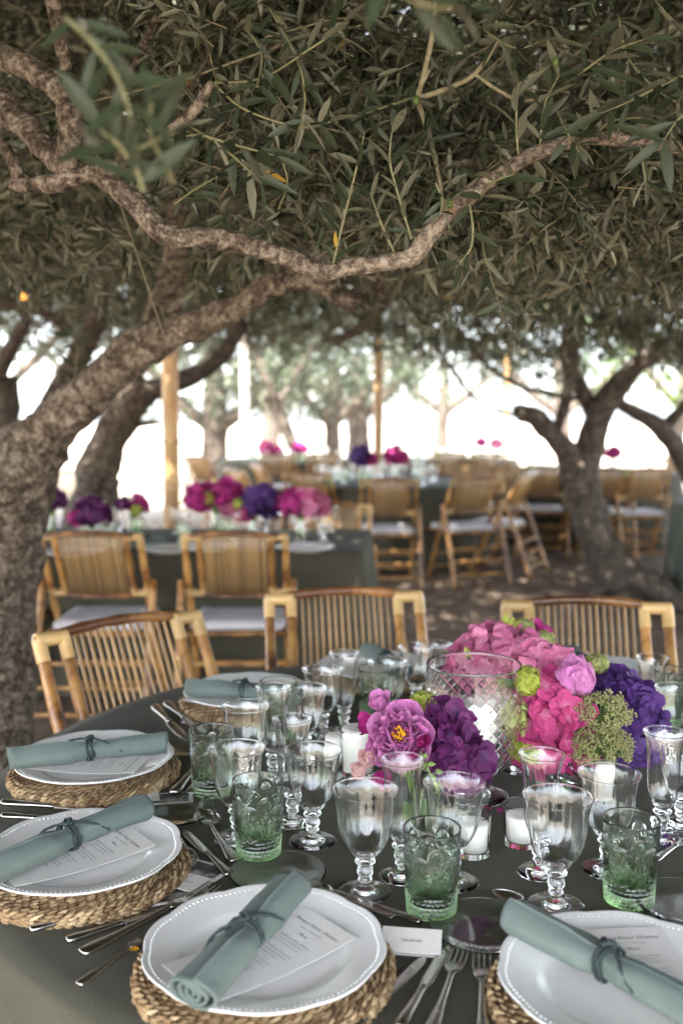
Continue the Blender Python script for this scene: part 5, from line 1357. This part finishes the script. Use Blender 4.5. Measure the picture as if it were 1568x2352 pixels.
RUF = [MB().add(*petal_grid(1, .72, .35, .12, .16, 31 + i, 5, 6, .5)).mesh('petal', 'peony') for i in range(3)]
def petals(h, ring, r, meshes):
    for n, el, L, rad, zc in ring:
        for k in range(n):
            a = 2 * math.pi * (k + r.uniform(-.25, .25)) / n + el
            m = Matrix.Rotation(a, 4, 'Z') @ Matrix.Translation((0, rad, zc)) @ Matrix.Rotation(el + r.uniform(-.15, .15), 4, 'X') @ Matrix.Rotation(r.uniform(-.3, .3), 4, 'Y')
            o = link('petal', r.choice(meshes), h); o.matrix_local = m @ Matrix.Scale(L * r.uniform(.85, 1.12), 4)
def peony(parent, c, facing, R_, seed, bud=False):
    r = random.Random(seed); b = MB(); b.ball((0, 0, 0), R_ * .42, 12, 8); h = b.build('peony_bloom', 'core_pink', parent)
    h.matrix_local = Matrix.Translation(c) @ orient(facing, r.uniform(0, 6))
    if bud:
        petals(h, [(6, R(88), R_ * 1.55, R_ * .40, -R_ * .75), (7, R(100), R_ * 1.45, R_ * .62, -R_ * .62), (7, R(112), R_ * 1.25, R_ * .80, -R_ * .42), (6, R(128), R_ * 1.0, R_ * .86, -R_ * .05), (5, R(145), R_ * .75, R_ * .66, R_ * .42)], r, PET)
    else:
        petals(h, [(8, R(30), R_ * 1.15, R_ * .18, -R_ * .35), (8, R(52), R_ * 1.1, R_ * .22, -R_ * .25), (9, R(72), R_ * .95, R_ * .28, -R_ * .15)], r, PET)
        petals(h, [(14, R(50), R_ * .85, R_ * .22, .02 * R_), (14, R(64), R_ * .78, R_ * .24, .08 * R_), (13, R(80), R_ * .66, R_ * .27, .1 * R_), (11, R(96), R_ * .52, R_ * .34, .12 * R_)], r, RUF)
        b = MB()
        for k in range(46):
            a, q = r.uniform(0, 6.28), R_ * .20 * math.sqrt(r.random()); p = Vector((math.cos(a) * q, math.sin(a) * q, R_ * .30)); e = p * 1.0 + Vector((math.cos(a) * .3 * q, math.sin(a) * .3 * q, R_ * r.uniform(.2, .34)))
            b.tube([p, e], R_ * .016, 5); b.ball(e, (R_ * .035, R_ * .035, R_ * .06), 6, 4)
        b.build('stamens', 'stamen', h)
    return h
def bud_rose(parent, c, facing, R_, seed, mat):
    r = random.Random(seed); h = MB().ball((0, 0, 0), R_ * .4, 10, 6).build('rose_bloom', mat, parent); h.matrix_local = Matrix.Translation(c) @ orient(facing, r.uniform(0, 6))
    if mat not in BUDP: BUDP[mat] = [MB().add(*petal_grid(1, .95, .5, .3, .05, 51 + i, 4, 5, .42)).mesh('petal', mat) for i in range(2)]
    petals(h, [(5, R(45), R_ * 1.1, R_ * .18, -R_ * .3), (5, R(68), R_ * 1.0, R_ * .22, -R_ * .2), (5, R(86), R_ * .85, R_ * .26, -R_ * .1), (4, R(102), R_ * .6, R_ * .3, 0)], r, BUDP[mat]); return h
BUDP = {}
def snowball(parent, c, rad, seed, mat='lime', n=110):
    r = random.Random(seed); b = MB(); b.ball((0, 0, 0), tuple(q * .8 for q in rad), 10, 7)
    for k in range(n):
        z = 1 - 2 * (k + .5) / n; a = k * 2.39996; s_ = math.sqrt(1 - z * z); d = Vector((math.cos(a) * s_, math.sin(a) * s_, z))
        p = Vector((d.x * rad[0], d.y * rad[1], d.z * rad[2])) * r.uniform(.88, 1.1); m = orient(d + Vector([r.gauss(0, .35) for _ in range(3)]), r.uniform(0, 6)).to_3x3(); q = .0052 * r.uniform(.8, 1.25)
        V, F = [(0, 0, -.2)], []
        for j in range(5):
            a2 = 2 * math.pi * j / 5
            V += [(math.cos(a2 - .5) * .75, math.sin(a2 - .5) * .75, .25), (math.cos(a2) * 1.05, math.sin(a2) * 1.05, .15), (math.cos(a2 + .5) * .75, math.sin(a2 + .5) * .75, .25)]; i = 1 + 3 * j; F.append((0, i, i + 1, i + 2))
        b.add([p + m @ Vector(v) * q for v in V], F)
    o = b.build('snowball_bloom', mat, parent); o.location = c; return o
def umbel(parent, c, rad, seed, n=46):
    """lace-like head: clusters of tiny balls on fine stalks"""
    r = random.Random(seed); b = MB(); s = MB()
    for k in range(n):
        z = 1 - (k + .5) / n * 1.5; a = k * 2.39996 + r.uniform(-.3, .3); q = math.sqrt(max(0, 1 - z * z)); p = Vector((math.cos(a) * q * rad[0], math.sin(a) * q * rad[1], z * rad[2])) * r.uniform(.75, 1.12)
        s.tube([p * .2 + Vector((0, 0, -rad[2] * .4)), p * .65, p], .0007, 4)
        for j in range(22):
            e = p + Vector([r.gauss(0, 1) for _ in range(3)]).normalized() * .0085 * r.uniform(.5, 1.05); b.ball(e, .0016 * r.uniform(.8, 1.3), 4, 3)
    o = b.build('umbel_head', 'umbel', parent); o.location = c; tag(o, kind='stuff'); k = s.build('stalks', 'stem', o); return o
BLF = [MB().add(*petal_grid(1, .5, .3, -.15, .03, 71 + i, 5, 4, .7)).mesh('leaf', 'leaf_plain') for i in range(2)]
def small_buds(parent, pts, mat='stem', size=.006):
    for p, d in pts:
        b = MB(); b.lathe([(.0004, -.9), (.55, -.5), (.75, 0), (.5, .7), (.15, 1.25), (.0004, 1.35)], 10)
        o = b.build('bud', mat, parent); o.matrix_local = Matrix.Translation(p) @ orient(d, 0) @ Matrix.Scale(size, 4)
def stems(parent, heads, base, r=.0022):
    for i, h in enumerate(heads):
        h = Vector(h); b = MB(); P, rr = catmull([Vector(base) + Vector((.008 * math.cos(i * 2.1), .008 * math.sin(i * 2.1), .012)), Vector(base) * .6 + h * .4 * Vector((1, 1, 1)).x - Vector((0, 0, 0)), h], [r, r, r], 5); b.tube(P, rr, 6).build('stem', 'stem', parent)
def bud_vase(loc, label, r=.03, h=.10):
    o = MB().lathe([(.0004, .0), (r * .85, 0), (r, .003), (r * 1.02, h * .45), (r * .7, h * .72), (r * .72, h * .9), (r * .88, h), (r * .83, h + .001), (r * .65, h * .9), (r * .63, h * .72), (r * .94, h * .45), (r * .9, .010), (.0004, .008)], 40).build('bud_vase', 'glass', None, True, 45)
    o.location = loc; return tag(o, label, 'vase', 'small glass vases')

# ---- bouquet 1: peony and plum hydrangea
Y1 = 1.52; b1 = W(985, 1700, Y1); base1 = Vector((b1.x, Y1, ZT))
bud_vase(base1, 'small glass vase holding the peony and plum hydrangea', .032, .105)
B1 = thing('bouquet', base1, 0, 'bouquet of open pink peony and plum purple hydrangea', 'flowers', 'bouquets on the foreground table')
def rel(o, u, v, Y): return W(u, v, Y) - Vector(o.location)
hydrangea(B1, rel(B1, 1018, 1694, 1.52), (.039, .043, .044), 'plum', .026, 46, 'core_violet', 3)
hydrangea(B1, rel(B1, 1066, 1750, 1.51), (.033, .038, .036), 'plum', .025, 36, 'core_violet', 4)
peony(B1, rel(B1, 920, 1698, 1.48), (-.12, -.85, .45), .056, 5)
bud_rose(B1, rel(B1, 878, 1622, 1.55), (-.4, -.4, .8), .026, 8, 'peony')
bud_rose(B1, rel(B1, 852, 1665, 1.55), (-.8, -.4, .3), .024, 9, 'magenta')
bud_rose(B1, rel(B1, 852, 1735, 1.47), (-.5, -.8, .1), .021, 10, 'blush')
bud_rose(B1, rel(B1, 832, 1762, 1.48), (-.7, -.6, -.3), .019, 11, 'blush')
bud_rose(B1, rel(B1, 880, 1780, 1.47), (-.3, -.8, -.4), .022, 12, 'magenta')
bud_rose(B1, rel(B1, 968, 1702, 1.445), (.2, -.9, .3), .018, 13, 'magenta')
bud_rose(B1, rel(B1, 950, 1732, 1.44), (0, -1, -.1), .015, 14, 'magenta')
snowball(B1, rel(B1, 972, 1612, 1.55), (.020, .018, .015), 1)
small_buds(B1, [(rel(B1, 975, 1737, 1.43), (.2, -.6, .6)), (rel(B1, 988, 1755, 1.43), (.8, -.4, .1)), (rel(B1, 972, 1758, 1.43), (-.2, -.8, -.4)), (rel(B1, 992, 1782, 1.43), (.5, -.6, -.5)), (rel(B1, 998, 1800, 1.43), (.4, -.6, -.7)), (rel(B1, 1006, 1772, 1.435), (.7, -.5, .1))], 'stem', .0062)
MB().tube([rel(B1, 965, 1725, 1.435), rel(B1, 980, 1760, 1.432), rel(B1, 992, 1790, 1.432), rel(B1, 1002, 1812, 1.435)], .0014, 6).build('stem', 'stem', B1)
stems(B1, [(.03, 0, .14), (-.03, -.01, .14), (-.05, .02, .17), (-.04, -.03, .12)], (0, 0, 0))
for k, (u, v, dx) in enumerate([(930, 1840, .3), (945, 1900, -.2), (960, 1830, .5)]):
    o = link('leaf', BLF[k % 2], B1); o.matrix_local = Matrix.Translation(rel(B1, u, v, 1.50)) @ orient((.1, -.9, .2), dx + 3.1) @ Matrix.Scale(.045, 4)

# ---- bouquet 2: hot pink, peony bud, violet, green
base2 = Vector((W(1335, 1650, 1.74).x, 1.74, ZT))
bud_vase(base2, 'small glass vase holding the large hot pink bouquet', .036, .105)
B2 = thing('bouquet', base2, 0, 'large bouquet of hot pink and violet hydrangea with peony bud and lime snowballs', 'flowers', 'bouquets on the foreground table')
hydrangea(B2, rel(B2, 1265, 1672, 1.69), (.066, .060, .082), 'hot_pink', .031, 66, 'core_pink', 21)
hydrangea(B2, rel(B2, 1248, 1545, 1.76), (.055, .05, .042), 'rose_pink', .028, 44, 'core_pink', 22)
hydrangea(B2, rel(B2, 1446, 1665, 1.74), (.046, .050, .075), 'violet', .027, 62, 'core_violet', 23)
hydrangea(B2, rel(B2, 1398, 1590, 1.80), (.050, .045, .035), 'violet', .024, 30, 'core_violet', 24)
peony(B2, rel(B2, 1322, 1552, 1.68), (.15, -.55, .8), .042, 25, True)
snowball(B2, rel(B2, 1212, 1564, 1.65), (.019, .018, .024), 2)
snowball(B2, rel(B2, 1180, 1648, 1.65), (.022, .02, .034), 3, 'pale_lime', 150)
snowball(B2, rel(B2, 1212, 1722, 1.65), (.028, .022, .020), 4)
snowball(B2, rel(B2, 1368, 1524, 1.80), (.022, .02, .016), 5, 'pale_lime')
umbel(B2, rel(B2, 1385, 1642, 1.645), (.044, .026, .036), 6, 60)
umbel(B2, rel(B2, 1376, 1716, 1.635), (.054, .030, .040), 7, 90)
stems(B2, [(-.05, -.04, .12), (-.05, 0, .2), (.06, 0, .13), (0, -.04, .2), (.03, -.08, .12)], (0, 0, 0))
for k, (u, v, Y, sp) in enumerate([(1185, 1575, 1.68, 1.3), (1240, 1770, 1.68, 2.8), (1290, 1790, 1.69, 3.4)]):
    o = link('leaf', BLF[k % 2], B2); o.matrix_local = Matrix.Translation(rel(B2, u, v, Y)) @ orient((.1, -.8, .5), sp) @ Matrix.Scale(.035, 4)

# ---- bouquet 3: rose pink behind the cut glass
base3 = Vector((W(1165, 1500, 2.02).x, 2.02, ZT))
bud_vase(base3, 'small glass vase behind the cut glass bowl', .034, .105)
B3 = thing('bouquet', base3, 0, 'rose pink hydrangea bouquet with pale buds behind the cut glass bowl', 'flowers', 'bouquets on the foreground table')
hydrangea(B3, rel(B3, 1152, 1502, 2.0), (.084, .07, .052), 'rose_pink', .028, 64, 'core_pink', 31)
hydrangea(B3, rel(B3, 1090, 1530, 2.0), (.05, .05, .045), 'rose_pink', .026, 40, 'core_pink', 32)
hydrangea(B3, rel(B3, 1225, 1480, 2.06), (.04, .04, .035), 'magenta', .024, 24, 'core_pink', 33)
snowball(B3, rel(B3, 1248, 1470, 1.98), (.020, .018, .018), 8, 'pale_lime')
snowball(B3, rel(B3, 1205, 1440, 2.03), (.018, .018, .014), 9, 'pale_lime')
small_buds(B3, [(rel(B3, 1162, 1424, 2.0), (-.1, -.1, 1)), (rel(B3, 1172, 1432, 2.0), (.4, -.1, .9)), (rel(B3, 1073, 1500, 1.93), (-.3, -.3, .9)), (rel(B3, 1182, 1436, 2.0), (.7, 0, .7))], 'lime', .011)
stems(B3, [(0, 0, .15), (-.06, 0, .13), (.05, 0, .15)], (0, 0, 0))

# ---- bouquets on the other tables
def far_bouquet(u, v, Y, heads, label, zt=ZT):
    c = W(u, v, Y); base = Vector((c.x, Y, zt)); t = thing('bouquet', base, 0, label, 'flowers', 'bouquets on the tables behind')
    bud_vase(base, 'glass vase under ' + label, .03, max(.08, c.z - zt - .05))
    for i, (du, dv, r, mat) in enumerate(heads):
        p = W(u + du, v + dv, Y - .02 * i) - base
        if mat in ('lime', 'pale_lime'): snowball(t, p, (r, r, r), i + int(u), mat, 70)
        else: hydrangea(t, p, (r * .9, r * .9, r * .8), mat, r * .38, 38, 'core_violet' if mat in ('violet', 'plum') else 'core_pink', int(u) + i)
    MB().tube([(0, 0, .015), (0, 0, (c.z - zt) * .6), (0, 0, c.z - zt - .01)], [.016, .012, .03], 8).build('stem', 'stem', t)
far_bouquet(118, 1148, 5.35, [(0, 0, .078, 'plum'), (-36, 20, .045, 'magenta')], 'plum hydrangea nearest the big left trunk')
far_bouquet(212, 1180, 5.1, [(0, 0, .092, 'plum'), (-34, 12, .05, 'magenta')], 'round purple hydrangea second from the left trunk')
far_bouquet(306, 1160, 5.35, [(12, -2, .055, 'magenta'), (-22, -2, .045, 'plum'), (8, 10, .042, 'lime')], 'mixed plum and lime flowers left of the bamboo pole')
far_bouquet(495, 1140, 5.3, [(-30, 5, .09, 'magenta'), (28, -5, .085, 'magenta'), (-15, 5, .05, 'lime'), (35, 30, .05, 'rose_pink')], 'tall magenta and lime flowers right of the bamboo pole')
far_bouquet(580, 1160, 5.15, [(18, -4, .10, 'violet'), (-22, 18, .06, 'hot_pink'), (-32, -2, .035, 'lime')], 'violet and pink flowers at the middle of the left table')
far_bouquet(690, 1158, 5.1, [(-18, 0, .08, 'magenta'), (25, 2, .085, 'rose_pink')], 'rose and magenta flowers at the right end of the left table')
far_bouquet(830, 1050, 9.6, [(0, 0, .11, 'violet'), (22, 6, .07, 'magenta')], 'violet flowers on the middle round table')
far_bouquet(908, 1046, 9.7, [(0, 0, .11, 'magenta'), (14, 10, .06, 'hot_pink')], 'crimson flowers on the middle round table')
far_bouquet(612, 1032, 14.3, [(0, 0, .13, 'hot_pink'), (25, 6, .09, 'magenta')], 'hot pink flowers on the far left table')
far_bouquet(688, 1030, 14.4, [(0, 0, .11, 'magenta')], 'small crimson flowers on the far left table')
far_bouquet(1104, 1016, 14.5, [(0, 0, .08, 'magenta')], 'small dark flowers on the far table left of the forked tree')
far_bouquet(1140, 1020, 14.4, [(0, 0, .10, 'rose_pink')], 'rose flowers on the far table left of the forked tree')
far_bouquet(1406, 1040, 11.3, [(0, 0, .09, 'magenta')], 'crimson flowers right of the forked olive trunk')

# ---- fallen petals on the cloth
def fallen():
    for i, (u, v, m) in enumerate([(1148, 1868, 'magenta'), (1130, 1860, 'magenta'), (1060, 1880, 'pale_lime'), (300, 2178, 'stamen'), (1480, 1990, 'pale_lime')]):
        c = T(u, v, ZT); o = link('fallen_petal', MB().add(*petal_grid(.016, .011, .2, .15, .05, i)).mesh('fallen_petal', m), None, (c.x, c.y, ZT + .001), (0, 0, i * 1.3))
        tag(o, ['pink petal on the cloth left of the right votive', 'tiny pink petal on the cloth near the right votive', 'pale petal on the cloth by the foot of the cut glass bowl', 'yellow leaf on the cloth between the left cutlery', 'pale petal on the cloth near the right tumbler'][i], 'petal', 'fallen petals on the cloth')
fallen()
